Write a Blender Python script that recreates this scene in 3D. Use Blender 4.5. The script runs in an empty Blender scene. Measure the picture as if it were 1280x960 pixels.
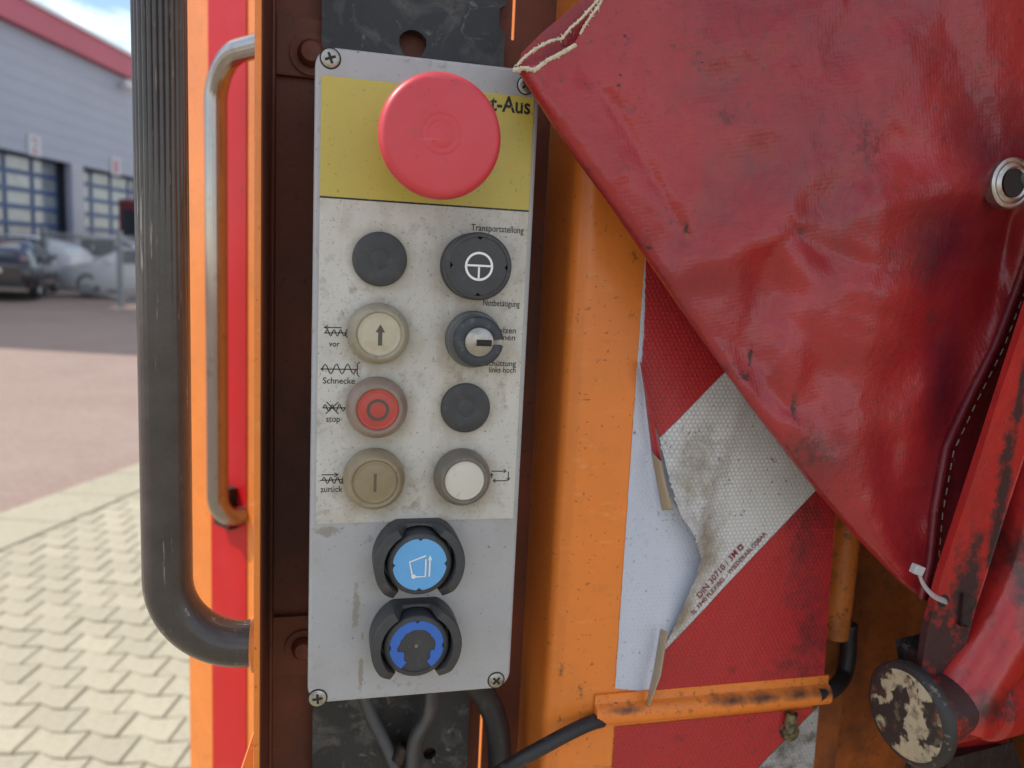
import bpy, math, random
from mathutils import Vector, Matrix
from mathutils.geometry import tessellate_polygon
random.seed(7)
R = math.radians
scene = bpy.context.scene
COL = scene.collection

# ------------------------------------------------------------------ camera
F = 962.0                      # focal length in photo pixels (1280 x 960)
CAMH = 1.62                    # eye height above the yard
def cray(px, py): return Vector(((px-640)/F, (py-480)/F, 1.0))
fwd_h = cray(645, 327)         # vanishing point of the hall wall, on the horizon
hz2 = cray(85, 327-0.057*560)
up_c = hz2.cross(fwd_h).normalized()
if up_c.y > 0: up_c = -up_c
fwd_c = (fwd_h - up_c*fwd_h.dot(up_c)).normalized()
right_c = fwd_c.cross(up_c)
if right_c.x < 0: right_c = -right_c
def W(v): return Vector((right_c.dot(v), fwd_c.dot(v), up_c.dot(v)))
CAMPOS = Vector((0, 0, CAMH))
cd = bpy.data.cameras.new('camera'); cam = bpy.data.objects.new('camera', cd); COL.objects.link(cam)
cx, cy, cz = W(Vector((1, 0, 0))), W(Vector((0, -1, 0))), W(Vector((0, 0, -1)))
cam.matrix_world = Matrix(((cx.x, cy.x, cz.x, CAMPOS.x), (cx.y, cy.y, cz.y, CAMPOS.y), (cx.z, cy.z, cz.z, CAMPOS.z), (0, 0, 0, 1)))
cd.sensor_fit = 'HORIZONTAL'; cd.sensor_width = 36.0; cd.lens = 36.0*F/1280.0
cd.clip_start = 0.02; cd.clip_end = 3000
cd.dof.use_dof = True; cd.dof.focus_distance = 0.42; cd.dof.aperture_fstop = 8.0
scene.camera = cam

# ------------------------------------------------------------------ light
SUN_AZ = Vector((-1.0, 0.13)).normalized(); SUN_EL = R(50)
sd = Vector((SUN_AZ.x*math.cos(SUN_EL), SUN_AZ.y*math.cos(SUN_EL), math.sin(SUN_EL)))   # towards the sun
sl = bpy.data.lights.new('sun', 'SUN'); so = bpy.data.objects.new('sun', sl); COL.objects.link(so)
sl.energy = 2.35; sl.angle = R(0.5); sl.color = (1.0, 0.95, 0.87)
so.rotation_euler = sd.to_track_quat('Z', 'Y').to_euler(); so.location = (-5, 0, 8)
wd = bpy.data.worlds.new('World'); scene.world = wd; wd.use_nodes = True
nt = wd.node_tree; nt.nodes.clear()
wo = nt.nodes.new('ShaderNodeOutputWorld'); bg = nt.nodes.new('ShaderNodeBackground')
sk = nt.nodes.new('ShaderNodeTexSky'); sk.sky_type = 'NISHITA'; sk.sun_disc = False
sk.sun_elevation = SUN_EL; sk.sun_rotation = math.atan2(SUN_AZ.x, SUN_AZ.y)
sk.air_density = 1.0; sk.dust_density = 0.1; sk.ozone_density = 1.0
tc = nt.nodes.new('ShaderNodeTexCoord')
mp = nt.nodes.new('ShaderNodeMapping'); mp.inputs['Scale'].default_value = (1, 1, 2.6); mp.inputs['Location'].default_value = (0.35, 0.1, 0.25)
cn = nt.nodes.new('ShaderNodeTexNoise'); cn.inputs['Scale'].default_value = 2.6; cn.inputs['Detail'].default_value = 9; cn.inputs['Roughness'].default_value = 0.6
cr = nt.nodes.new('ShaderNodeMapRange'); cr.inputs[1].default_value = 0.46; cr.inputs[2].default_value = 0.66
cm = nt.nodes.new('ShaderNodeMixRGB'); cm.inputs[2].default_value = (13.0, 12.6, 12.0, 1)
nt.links.new(tc.outputs['Generated'], mp.inputs['Vector']); nt.links.new(mp.outputs[0], cn.inputs['Vector'])
nt.links.new(cn.outputs['Fac'], cr.inputs[0]); nt.links.new(cr.outputs[0], cm.inputs[0])
nt.links.new(sk.outputs[0], cm.inputs[1]); nt.links.new(cm.outputs[0], bg.inputs[0])
bg.inputs[1].default_value = 0.10; nt.links.new(bg.outputs[0], wo.inputs[0])
vs = scene.view_settings; vs.view_transform = 'Standard'; vs.look = 'None'; vs.gamma = 1; vs.use_curve_mapping = False
vs.exposure = 0.85

# ------------------------------------------------------------------ the truck's own frame: X along the panel, Y into it, Z up it; origin = upper left corner of the control box's face
ex_c = Vector((0.97095, 0.01365, 0.23889)).normalized()
ez_c = Vector((0.05175, -0.98913, -0.13767)); ez_c = (ez_c - ex_c*ez_c.dot(ex_c)).normalized()
ey_c = ez_c.cross(ex_c).normalized()
T_c = Vector((-0.09903, -0.17068, 0.38725))
a, b, c = W(ex_c), W(ey_c), W(ez_c); o = CAMPOS + W(T_c)
MT = Matrix(((a.x, b.x, c.x, o.x), (a.y, b.y, c.y, o.y), (a.z, b.z, c.z, o.z), (0, 0, 0, 1)))
CP = Vector((-ex_c.dot(T_c), -ey_c.dot(T_c), -ez_c.dot(T_c)))     # the camera in that frame
def P(px, py, Y):
    d = cray(px, py); d = Vector((ex_c.dot(d), ey_c.dot(d), ez_c.dot(d)))
    return CP + d*((Y-CP.y)/d.y)
def mm(px, py, Y, n):          # n photo pixels at that place, in metres
    p = P(px, py, Y); d = p-CP
    dc = ex_c*d.x + ey_c*d.y + ez_c*d.z
    return n*dc.z/F
def G(px, py, z=0.0):          # photo pixel to a point on the ground
    d = W(cray(px, py)); return CAMPOS + d*((z-CAMH)/d.z)
def WX(px, py, X):             # photo pixel to a point on the hall's wall plane
    d = W(cray(px, py)); return CAMPOS + d*(X/d.x)
def WY(px, py, Y):
    d = W(cray(px, py)); return CAMPOS + d*(Y/d.y)

# ------------------------------------------------------------------ materials
class NB:
    def __init__(s, name):
        s.m = bpy.data.materials.new(name); s.m.use_nodes = True; s.t = s.m.node_tree; s.t.nodes.clear()
        s.out = s.n('OutputMaterial'); s.tc = s.n('TexCoord')
    def n(s, k): return s.t.nodes.new('ShaderNode'+k)
    def l(s, x, y): s.t.links.new(x, y)
    def put(s, sock, v):
        if hasattr(v, 'is_output') or isinstance(v, bpy.types.NodeSocket): s.l(v, sock)
        else: sock.default_value = v
    def math(s, op, x, y=0.0, z=0.0, clamp=False):
        n = s.n('Math'); n.operation = op; n.use_clamp = clamp
        s.put(n.inputs[0], x); s.put(n.inputs[1], y)
        if op in ('MULTIPLY_ADD', 'SMOOTH_MIN'): s.put(n.inputs[2], z)
        return n.outputs[0]
    def vm(s, op, x, y=(0, 0, 0)):
        n = s.n('VectorMath'); n.operation = op; s.put(n.inputs[0], x); s.put(n.inputs[1], y)
        return n.outputs[1] if op in ('LENGTH', 'DOT_PRODUCT', 'DISTANCE') else n.outputs[0]
    def coord(s, stretch=(1, 1, 1), rot=(0, 0, 0), loc=(0, 0, 0)):
        n = s.n('Mapping'); s.l(s.tc.outputs['Object'], n.inputs[0])
        n.inputs['Scale'].default_value = stretch; n.inputs['Rotation'].default_value = rot; n.inputs['Location'].default_value = loc
        return n.outputs[0]
    def noise(s, scale, detail=6, rough=0.6, stretch=(1, 1, 1), rot=(0, 0, 0), loc=(0, 0, 0), dist=0.0):
        n = s.n('TexNoise'); s.l(s.coord(stretch, rot, loc), n.inputs['Vector'])
        n.inputs['Scale'].default_value = scale; n.inputs['Detail'].default_value = detail
        n.inputs['Roughness'].default_value = rough; n.inputs['Distortion'].default_value = dist
        return n.outputs['Fac']
    def rng(s, v, lo, hi, a=0.0, b=1.0, smooth=False):
        n = s.n('MapRange'); n.clamp = True
        if smooth: n.interpolation_type = 'SMOOTHSTEP'
        s.put(n.inputs[0], v); n.inputs[1].default_value = lo; n.inputs[2].default_value = hi
        n.inputs[3].default_value = a; n.inputs[4].default_value = b
        return n.outputs[0]
    def mix(s, f, x, y):
        n = s.n('MixRGB'); s.put(n.inputs[0], f)
        s.put(n.inputs[1], x if not isinstance(x, tuple) else (*x[:3], 1)); s.put(n.inputs[2], y if not isinstance(y, tuple) else (*y[:3], 1))
        return n.outputs[0]
    def hexline(s, size, w=0.06):            # honeycomb in the X-Z plane: 1 on the cell borders
        v = s.coord((1/size, 0, 1/size))
        sep = s.n('SeparateXYZ'); s.l(v, sep.inputs[0]); x, z = sep.outputs[0], sep.outputs[2]
        def cell(ox, oz):
            a_ = s.math('SUBTRACT', s.math('FLOORED_MODULO', s.math('ADD', x, ox), 1.0), 0.5)
            b_ = s.math('SUBTRACT', s.math('FLOORED_MODULO', s.math('ADD', z, oz), 1.7320508), 0.8660254)
            a_, b_ = s.math('ABSOLUTE', a_), s.math('ABSOLUTE', b_)
            return s.math('MAXIMUM', a_, s.math('ADD', s.math('MULTIPLY', a_, 0.5), s.math('MULTIPLY', b_, 0.8660254)))
        d = s.math('MINIMUM', cell(0, 0), cell(0.5, 0.8660254))
        return s.rng(d, 0.5-w*2, 0.5-w*0.6)

def srgb(r, g, b):
    f = lambda c: ((c/255+0.055)/1.055)**2.4 if c > 10 else c/255/12.92
    return (f(r), f(g), f(b))
BLK = (0.012, 0.011, 0.010)
def pmat(name, col, rough=0.5, metal=0.0, var=0.12, vsc=30.0, layers=(), bumps=(), coat=0.0, spec=0.5, sss=0.0, trans=0.0, sheen=0.0):
    b = NB(name); p = b.n('BsdfPrincipled'); b.l(p.outputs[0], b.out.inputs[0])
    c0 = tuple(x*(1-var) for x in col); c1 = tuple(min(1, x*(1+var)) for x in col)
    cc = b.mix(b.rng(b.noise(vsc, 7), 0.3, 0.7), c0, c1); rr = rough
    for L in layers:
        k = L.get('k', 'noise')
        if k == 'noise':
            f = b.rng(b.noise(L['s'], L.get('d', 8), L.get('r', 0.62), L.get('st', (1, 1, 1)), L.get('rot', (0, 0, 0)), L.get('loc', (0, 0, 0)), L.get('dist', 0)), L['lo'], L['hi'])
        elif k == 'blob':
            f = None
            for (cc_, rad) in L['at']:
                v = b.vm('DIVIDE', b.vm('SUBTRACT', b.tc.outputs['Object'], tuple(cc_)), tuple(rad) if not isinstance(rad, float) else (rad, rad*8, rad))
                d = b.vm('LENGTH', v)
                if 'edge' in L:
                    w_ = b.math('MULTIPLY', b.math('SUBTRACT', b.noise(L.get('s', 120), 9, 0.72, L.get('st', (1, 1, 1))), 0.5), L.get('wob', 2.2))
                    g = b.rng(b.math('ADD', b.math('MULTIPLY', b.math('SUBTRACT', 1.0, d), L.get('kk', 0.5)), w_), L.get('th', 0.12), L.get('th', 0.12)+L['edge'])
                    f = g if f is None else b.math('MAXIMUM', f, g)
                    continue
                d = b.math('ADD', d, b.math('MULTIPLY', b.math('SUBTRACT', b.noise(L.get('s', 60), 8, 0.68), 0.5), L.get('wob', 0.8)))
                g = b.rng(d, 1.0, 1.0-L.get('soft', 0.6))
                f = g if f is None else b.math('MAXIMUM', f, g)
        elif k == 'hex':
            f = b.hexline(L['size'], L.get('w', 0.06))
        if 'mask' in L:
            ms, lo, hi = L['mask']; f = b.math('MULTIPLY', f, b.rng(b.noise(ms, 5, 0.6, loc=(3, 1, 2)), lo, hi))
        f = b.math('MULTIPLY', f, L.get('a', 1.0), clamp=True)
        cc = b.mix(f, cc, L['c'])
        if 'ro' in L:
            rr = b.math('ADD', b.math('MULTIPLY', f, L['ro']), b.math('MULTIPLY', b.math('SUBTRACT', 1.0, f), rr))
    b.put(p.inputs['Base Color'], cc); b.put(p.inputs['Roughness'], rr)
    p.inputs['Metallic'].default_value = metal; p.inputs['Specular IOR Level'].default_value = spec
    p.inputs['Coat Weight'].default_value = coat; p.inputs['Coat Roughness'].default_value = 0.12
    if sss: p.inputs['Subsurface Weight'].default_value = sss; p.inputs['Subsurface Radius'].default_value = (0.004, 0.002, 0.001)
    if trans: p.inputs['Transmission Weight'].default_value = trans
    if sheen: p.inputs['Sheen Weight'].default_value = sheen
    prev = None
    for B in bumps:
        n = b.n('Bump'); n.inputs['Strength'].default_value = B.get('a', 1.0); n.inputs['Distance'].default_value = B['h']
        if B.get('k') == 'hex': hgt = b.hexline(B['size'], B.get('w', 0.08))
        elif B.get('k') == 'weave':
            v = b.coord((1, 1, 1), B.get('rot', (0, 0, 0))); sp = b.n('SeparateXYZ'); b.l(v, sp.inputs[0])
            sx = b.math('SINE', b.math('MULTIPLY', sp.outputs[0], B['s'])); sz = b.math('SINE', b.math('MULTIPLY', sp.outputs[2], B['s']))
            hgt = b.math('MULTIPLY', sx, sz)
        else: hgt = b.noise(B['s'], B.get('d', 5), B.get('r', 0.6), B.get('st', (1, 1, 1)))
        b.put(n.inputs['Height'], hgt)
        if prev is not None: b.l(prev, n.inputs['Normal'])
        prev = n.outputs[0]
    if prev is not None: b.l(prev, p.inputs['Normal'])
    return b.m

ORANGE = (0.80, 0.222, 0.028); RED = (0.42, 0.022, 0.022)
GRIME = (0.035, 0.022, 0.016); RUST = (0.13, 0.045, 0.018)
MATS = {}
def mk(key, *a_, **k_): MATS[key] = pmat(key, *a_, **k_); return MATS[key]

# ------------------------------------------------------------------ mesh helpers
class MB:
    def __init__(s): s.v = []; s.f = []; s.sm = []
    def add(s, vs_, fs_, smooth=False):
        n = len(s.v); s.v += [tuple(q) for q in vs_]; s.f += [tuple(i+n for i in q) for q in fs_]; s.sm += [smooth]*len(fs_); return s
    def box(s, lo, hi):
        x0, y0, z0 = lo; x1, y1, z1 = hi
        return s.add([(x0, y0, z0), (x1, y0, z0), (x1, y1, z0), (x0, y1, z0), (x0, y0, z1), (x1, y0, z1), (x1, y1, z1), (x0, y1, z1)],
                     [(0, 3, 2, 1), (4, 5, 6, 7), (0, 1, 5, 4), (1, 2, 6, 5), (2, 3, 7, 6), (3, 0, 4, 7)])
    def bar(s, p, q, w, h, up=Vector((0, -1, 0))):
        p, q = Vector(p), Vector(q); t = (q-p).normalized(); sd_ = t.cross(up).normalized(); u = sd_.cross(t)
        c8 = [e + sd_*(i*w/2) + u*(j*h/2) for e in (p, q) for (i, j) in ((-1, -1), (1, -1), (1, 1), (-1, 1))]
        return s.add(c8, [(0, 1, 2, 3), (7, 6, 5, 4), (0, 4, 5, 1), (1, 5, 6, 2), (2, 6, 7, 3), (3, 7, 4, 0)])
    def prism(s, poly, y0, y1, holes=()):       # poly in (x, z), extruded along Y; y0 is the near face
        loops = [[(q[0], q[1]) for q in poly]] + [[(q[0], q[1]) for q in h] for h in holes]
        flat = [q for L in loops for q in L]; n = len(flat)
        tri = tessellate_polygon([[Vector((q[0], q[1], 0)) for q in L] for L in loops])
        vs_ = [(x, y0, z) for x, z in flat] + [(x, y1, z) for x, z in flat]
        fs_ = [tuple(t) for t in tri] + [tuple(n+i for i in reversed(t)) for t in tri]
        k = 0
        for L in loops:
            m = len(L)
            for i in range(m): fs_.append((k+i, k+(i+1) % m, n+k+(i+1) % m, n+k+i))
            k += m
        return s.add(vs_, fs_)
    def tube(s, pts, rad, seg=16, caps=True, ribs=0, ribd=0.0, flat=1.0, up=None):
        pts = [Vector(q) for q in pts]; n = len(pts)
        rad = rad if isinstance(rad, (list, tuple)) else [rad]*n
        t0 = (pts[1]-pts[0]).normalized(); nrm = t0.orthogonal().normalized() if up is None else (Vector(up)-t0*t0.dot(Vector(up))).normalized()
        base = len(s.v); vs_ = []; fs_ = []
        for i, q in enumerate(pts):
            t = (pts[min(i+1, n-1)]-pts[max(i-1, 0)]).normalized()
            nrm = (nrm-t*nrm.dot(t)).normalized(); bn = t.cross(nrm)
            for j in range(seg):
                a_ = 2*math.pi*j/seg; r = rad[i]
                if ribs: r -= (ribd[i] if isinstance(ribd, list) else ribd)*(0.5-0.5*math.cos(ribs*a_))**3
                vs_.append(q + nrm*(r*math.cos(a_)) + bn*(r*flat*math.sin(a_)))
        for i in range(n-1):
            for j in range(seg): fs_.append((i*seg+j, i*seg+(j+1) % seg, (i+1)*seg+(j+1) % seg, (i+1)*seg+j))
        s.add(vs_, fs_, True)
        if caps:
            s.f.append(tuple(base+j for j in reversed(range(seg)))); s.sm.append(False)
            s.f.append(tuple(base+(n-1)*seg+j for j in range(seg))); s.sm.append(False)
        return s
    def lathe(s, prof, c_, axis=(0, -1, 0), seg=48, smooth=True, a0=0.0, a1=None, up=(0, 0, 1)):   # prof: (radius, height along axis)
        ax = Vector(axis).normalized(); u = Vector(up); u = (u-ax*u.dot(ax)).normalized(); w = ax.cross(u); c_ = Vector(c_)
        full = a1 is None; n = seg if full else seg+1
        vs_ = []; fs_ = []
        for (r, h) in prof:
            for j in range(n):
                a_ = 2*math.pi*j/seg if full else a0+(a1-a0)*j/seg
                vs_.append(c_ + ax*h + u*(r*math.cos(a_)) + w*(r*math.sin(a_)))
        m = len(prof)
        for i in range(m-1):
            for j in range(n if full else seg): fs_.append((i*n+j, i*n+(j+1) % n, (i+1)*n+(j+1) % n, (i+1)*n+j))
        return s.add(vs_, fs_, smooth)
    def grid(s, fn, nu, nv, smooth=True):
        vs_ = [fn(i/nu, j/nv) for i in range(nu+1) for j in range(nv+1)]
        fs_ = [(i*(nv+1)+j, (i+1)*(nv+1)+j, (i+1)*(nv+1)+j+1, i*(nv+1)+j+1) for i in range(nu) for j in range(nv)]
        return s.add(vs_, fs_, smooth)
    def ribbon(s, pts, w, y, closed=False):     # flat printed line in the X-Z plane
        pts = [Vector((q[0], 0, q[2] if len(q) == 3 else q[1])) for q in pts]; n = len(pts); L = []; Rr = []
        for i in range(n):
            pa = pts[i-1] if (i > 0 or closed) else pts[i]; pb = pts[(i+1) % n] if (i < n-1 or closed) else pts[i]
            t = (pb-pa).normalized(); nn = Vector((-t.z, 0, t.x))*(w/2)
            L.append(pts[i]+nn); Rr.append(pts[i]-nn)
        vs_ = [(q.x, y, q.z) for q in L+Rr]
        return s.add(vs_, [(i, (i+1) % n, n+(i+1) % n, n+i) for i in range(n if closed else n-1)])
    def mesh(s, name, mat, sharp=40):
        me = bpy.data.meshes.new(name); me.from_pydata(s.v, [], s.f)
        me.polygons.foreach_set('use_smooth', s.sm); me.validate(); me.update()
        if any(s.sm): me.set_sharp_from_angle(angle=R(sharp))
        if mat: me.materials.append(mat)
        return me
def link(name, me, parent=None):
    o_ = bpy.data.objects.new(name, me); COL.objects.link(o_)
    if parent is not None: o_.parent = parent
    return o_
OFF = {}
def thing(name, label, cat, base, group=None, frame=MT):
    """An Empty at the thing's base. Its parts keep the coordinates of the frame (truck or world)."""
    e = link(name, None); e.empty_display_size = 0.05
    e.matrix_world = frame @ Matrix.Translation(Vector(base)); e['label'] = label; e['category'] = cat
    if group: e['group'] = group
    OFF[e.name] = Vector(base); return e
def part(mb, name, mat, parent, label=None, bevel=0.0, sharp=40, kind=None, seg=2):
    me = mb.mesh(name, mat, sharp); o_ = link(name, me, parent)
    if parent.name in OFF: o_.location = -OFF[parent.name]
    if label: o_['label'] = label
    if kind: o_['kind'] = kind
    if bevel:
        m = o_.modifiers.new('bevel', 'BEVEL'); m.width = bevel; m.segments = seg; m.limit_method = 'ANGLE'; m.angle_limit = R(40)
    return o_
TXT = {}
def text_mb(body, pl, pr, cap, y=None, right=None, yfn=None, weight=0.0):
    """Flat print: the word fitted between two points of the truck frame (baseline ends), cap height in metres."""
    cu = bpy.data.curves.new('t', 'FONT'); cu.body = body; cu.size = 1.0; cu.resolution_u = 4; cu.offset = weight
    ob = bpy.data.objects.new('t', cu); COL.objects.link(ob)
    me = bpy.data.meshes.new_from_object(ob.evaluated_get(bpy.context.evaluated_depsgraph_get()))
    xs = [v.co.x for v in me.vertices]; x0, x1 = min(xs), max(xs)
    pl, pr = Vector(pl), Vector(pr); rx = (pr-pl); up = Vector((-rx.z, 0, rx.x)).normalized()
    vs_ = []
    for v in me.vertices:
        q = pl + rx*((v.co.x-x0)/(x1-x0)) + up*(v.co.y*cap/0.69)
        vs_.append((q.x, yfn(q.x, q.z) if yfn else y, q.z))
    m = MB().add(vs_, [tuple(p_.vertices) for p_ in me.polygons])
    bpy.data.objects.remove(ob); bpy.data.curves.remove(cu); bpy.data.meshes.remove(me)
    return m
def circ(c_, r, n=32, a0=0.0): return [(c_[0]+r*math.cos(a0+2*math.pi*i/n), c_[1]+r*math.sin(a0+2*math.pi*i/n)) for i in range(n)]
def lerp(a_, b_, t): return a_+(b_-a_)*t
def poly_at(pts, t):          # point on a polyline by fraction of its length
    ls = [math.dist(pts[i], pts[i+1]) for i in range(len(pts)-1)]; d = t*sum(ls)
    for i, l_ in enumerate(ls):
        if d <= l_ or i == len(ls)-1:
            k = min(1, max(0, d/l_)); return tuple(lerp(pts[i][j], pts[i+1][j], k) for j in range(len(pts[i])))
        d -= l_
def smooth_path(pts, n=8):    # Catmull-Rom
    pts = [Vector(q) for q in pts]; out = []
    for i in range(len(pts)-1):
        p0, p1, p2, p3 = pts[max(i-1, 0)], pts[i], pts[i+1], pts[min(i+2, len(pts)-1)]
        for k in range(n):
            t = k/n
            out.append(0.5*((2*p1)+(p2-p0)*t+(2*p0-5*p1+4*p2-p3)*t*t+(3*p1-p0-3*p2+p3)*t**3))
    out.append(pts[-1]); return out
def vnoise(x, y, seed=0):
    from mathutils import noise as N
    return N.noise(Vector((x, y, seed*7.31)))

# ================================================================== GROUND AND BACKGROUND
def tag(o_, label=None, cat=None, kind=None, group=None):
    if label: o_['label'] = label
    if cat: o_['category'] = cat
    if kind: o_['kind'] = kind
    if group: o_['group'] = group
    return o_
ID = Matrix.Identity(4)
# --- red paving (far too fine to tell its bricks apart): one sheet to the horizon
def ground_mat():
    b = NB('red_paving'); p = b.n('BsdfPrincipled'); b.l(p.outputs[0], b.out.inputs[0])
    br = b.n('TexBrick'); b.l(b.coord((1, 1, 1), (0, 0, R(4))), br.inputs['Vector'])
    br.inputs['Scale'].default_value = 5.0; br.inputs['Color1'].default_value = (0.30, 0.195, 0.155, 1); br.inputs['Color2'].default_value = (0.36, 0.25, 0.20, 1)
    br.inputs['Mortar'].default_value = (0.20, 0.15, 0.125, 1); br.inputs['Mortar Size'].default_value = 0.02
    cc = b.mix(b.rng(b.noise(0.35, 6, loc=(1, 4, 0)), 0.35, 0.7), br.outputs['Color'], (0.35, 0.255, 0.205))
    cc = b.mix(b.math('MULTIPLY', b.rng(b.noise(1.7, 8), 0.5, 0.75), 0.5), cc, (0.36, 0.285, 0.24))
    cc = b.mix(b.math('MULTIPLY', b.rng(b.noise(18, 8), 0.5, 0.7), 0.35), cc, (0.15, 0.12, 0.105))
    b.put(p.inputs['Base Color'], cc); p.inputs['Roughness'].default_value = 0.9
    return b.m
gm = MB().add([(-900, -900, -0.06), (900, -900, -0.06), (900, 1500, -0.06), (-900, 1500, -0.06)], [(0, 1, 2, 3)])
tag(link('ground', gm.mesh('ground', ground_mat())), 'reddish paved yard reaching back to the hall', kind='structure')

def C2(x, y): return G(x/4.8, 760+y/4.8)         # points of one paving stone, read in an enlarged crop
b0 = C2(390, 900); A_ = C2(715, 930)-b0; B_ = (C2(385, 475)-b0)/3.0
s_ = lambda v: Vector((v.x, v.y, 0)); A_, B_ = s_(A_), s_(B_)
pk, dr = s_(C2(553, 892)-b0), s_(C2(640, 924)-b0)
drf, pkf = s_(C2(340, 903)-b0), s_(C2(240, 862)-b0)
edge_x = G(0, 690).x                                # pavers end along this line, a border strip runs on
edge_k = (G(170, 617).x-edge_x)/(G(170, 617).y-G(0, 690).y)
strip_x = G(0, 643).x; strip_k = (G(170, 581).x-strip_x)/(G(170, 581).y-G(0, 643).y)
ex_at = lambda y: edge_x+edge_k*(y-G(0, 690).y)
sx_at = lambda y: strip_x+strip_k*(y-G(0, 643).y)
sand = pmat('joint_sand', (0.30, 0.255, 0.18), 0.95, var=0.25, vsc=20)
paverm = []
for i in range(4):
    k = 0.93+0.045*i
    paverm.append(pmat('paver_%d' % i, (0.44*k, 0.385*k, 0.275*k), 0.85, var=0.10, vsc=35,
        layers=[dict(s=230, lo=0.55, hi=0.72, c=(0.22, 0.185, 0.12), a=0.55), dict(s=9, lo=0.56, hi=0.72, c=(0.25, 0.215, 0.155), a=0.6), dict(s=420, lo=0.62, hi=0.7, c=(0.52, 0.48, 0.38), a=0.6)],
        bumps=[dict(s=300, h=0.0012), dict(s=40, h=0.003)]))
ap = MB(); ys = [-14, 3, 9, 60]
ap.add([(ex_at(y), y, -0.010) for y in ys]+[(9.0, y, -0.010) for y in ys], [(i, i+4, i+5, i+1) for i in range(3)])
apron = tag(link('paved_apron', ap.mesh('paved_apron', sand)), 'beige interlocking paving beside the truck', kind='structure')
poly0 = [Vector((0, 0, 0)), pk, dr, A_, A_+B_+pk, A_+B_, B_+dr, B_+pk]
cen = sum(poly0, Vector())/8
def stone(k):
    m = MB(); top = []; mid = []; low = []
    for q in poly0:
        d = (q-cen); top.append(cen+d*(1-0.010/d.length)); mid.append(cen+d*(1-0.0038/d.length)); low.append(cen+d*(1-0.003/d.length))
    n = 8; vs_ = [(q.x, q.y, 0.0) for q in top]+[(q.x, q.y, -0.004) for q in mid]+[(q.x, q.y, -0.05) for q in low]
    tri = tessellate_polygon([[Vector((q.x, q.y, 0)) for q in top]])
    fs_ = [tuple(t) for t in tri]+[(r*n+i, r*n+(i+1) % n, (r+1)*n+(i+1) % n, (r+1)*n+i) for r in (0, 1) for i in range(n)]
    m.add(vs_, [tuple(reversed(f)) if False else f for f in fs_]); return m
smesh = [stone(i).mesh('paver', paverm[i]) for i in range(4)]
rest = MB(); rs = stone(0); cnt = 0
def pix(p_):
    d = p_-CAMPOS; v = right_c*d.x+fwd_c*d.y+up_c*d.z
    return (640+F*v.x/v.z, 480+F*v.y/v.z) if v.z > 0.1 else (-999, -999)
for j in range(-14, 60):
    for i in range(-24, 16):
        q = Vector((b0.x, b0.y, 0))+A_*i+B_*j
        if q.x+A_.x*1.1 < ex_at(q.y)+0.01: continue
        if math.hypot(q.x, q.y) > 9: continue
        u, v = pix(q+cen)
        zz = random.uniform(-0.003, 0.001)
        if -20 < u < 262 and 590 < v < 1000 and cnt < 300:
            o_ = link('paver', smesh[random.choice((0, 1, 1, 2, 2, 3))], apron); o_.location = (q.x, q.y, zz)
            o_.rotation_euler = (random.gauss(0, 0.008), random.gauss(0, 0.008), random.gauss(0, 0.008)); cnt += 1
        else:
            rest.add([(x+q.x, y+q.y, z+zz) for x, y, z in rs.v], rs.f)
o_ = link('paver_field', rest.mesh('paver_field', paverm[1]), apron); o_['kind'] = 'stuff'
# border strip of long flat slabs
st = tag(link('border_strip', MB().add([(sx_at(y), y, -0.02) for y in ys]+[(ex_at(y)-0.006, y, -0.02) for y in ys], [(i, i+4, i+5, i+1) for i in range(3)]).mesh('border_strip', sand)), 'pale border course edging the beige paving', kind='structure')
y = 1.2
while y < 14:
    L = 0.5; m = MB(); g = 0.004
    x0, x1, x2, x3 = sx_at(y), ex_at(y)-0.008, ex_at(y+L)-0.008, sx_at(y+L)
    q = [(x0+g, y+g), (x1-g, y+g), (x2-g, y+L-g), (x3+g, y+L-g)]
    m.add([(a_, b_, 0.009) for a_, b_ in q]+[(a_, b_, -0.05) for a_, b_ in q], [(0, 1, 2, 3), (0, 4, 5, 1), (1, 5, 6, 2), (2, 6, 7, 3), (3, 7, 4, 0)])
    o_ = link('slab', m.mesh('slab', paverm[int(y*7) % 2]), st); y += L

# --- the hall on the left: long wall, red fascia, sectional gates
XW = -19.0
wallm = pmat('hall_cladding', (0.36, 0.39, 0.47), 0.6, var=0.04, vsc=0.4, layers=[dict(s=1.2, lo=0.5, hi=0.8, c=(0.31, 0.345, 0.42), a=0.4, st=(1, 1, 4))])
pierm = pmat('hall_pier_cladding', (0.47, 0.48, 0.52), 0.6, var=0.04)
fasc = pmat('hall_fascia_red', (0.46, 0.085, 0.13), 0.55, var=0.05, vsc=0.5)
capm = pmat('roof_edge_metal', (0.7, 0.7, 0.7), 0.4, var=0.04)
bluem = pmat('gate_frame_blue', (0.045, 0.09, 0.22), 0.5, var=0.05)
darkm = pmat('dark_void', (0.02, 0.022, 0.03), 0.7)
panem = pmat('gate_pane', (0.23, 0.27, 0.30), 0.12, var=0.25, vsc=1.5, spec=0.8)
signm = pmat('sign_white', (0.5, 0.51, 0.56), 0.5, var=0.03); numm = pmat('number_red', (0.42, 0.12, 0.15), 0.5)
YN, YFAR, HB, HT = 19.7, 75.0, 9.16, WX(90, 36.5, XW).z
hall = thing('warehouse', 'long grey hall with red roof band and blue glazed gates', 'warehouse', (XW, 30, 0), frame=ID)
gt = 4.65
g2a, g2b = WX(0, 200, XW).y-4.0, WX(88.5, 205, XW).y
g1a = WX(104, 210, XW).y; g1b = g1a+(g2b-g2a)*0.8
gates = [(g2a, g2b), (g1a, g1b)]
opn = sorted(g for g in gates if g[0] > YN+0.3); m = MB(); prev = YN
def wall_y(m, y0, y1, z0, z1, x0=XW, t=0.25): m.box((x0-t, y0, z0), (x0, y1, z1))
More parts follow.
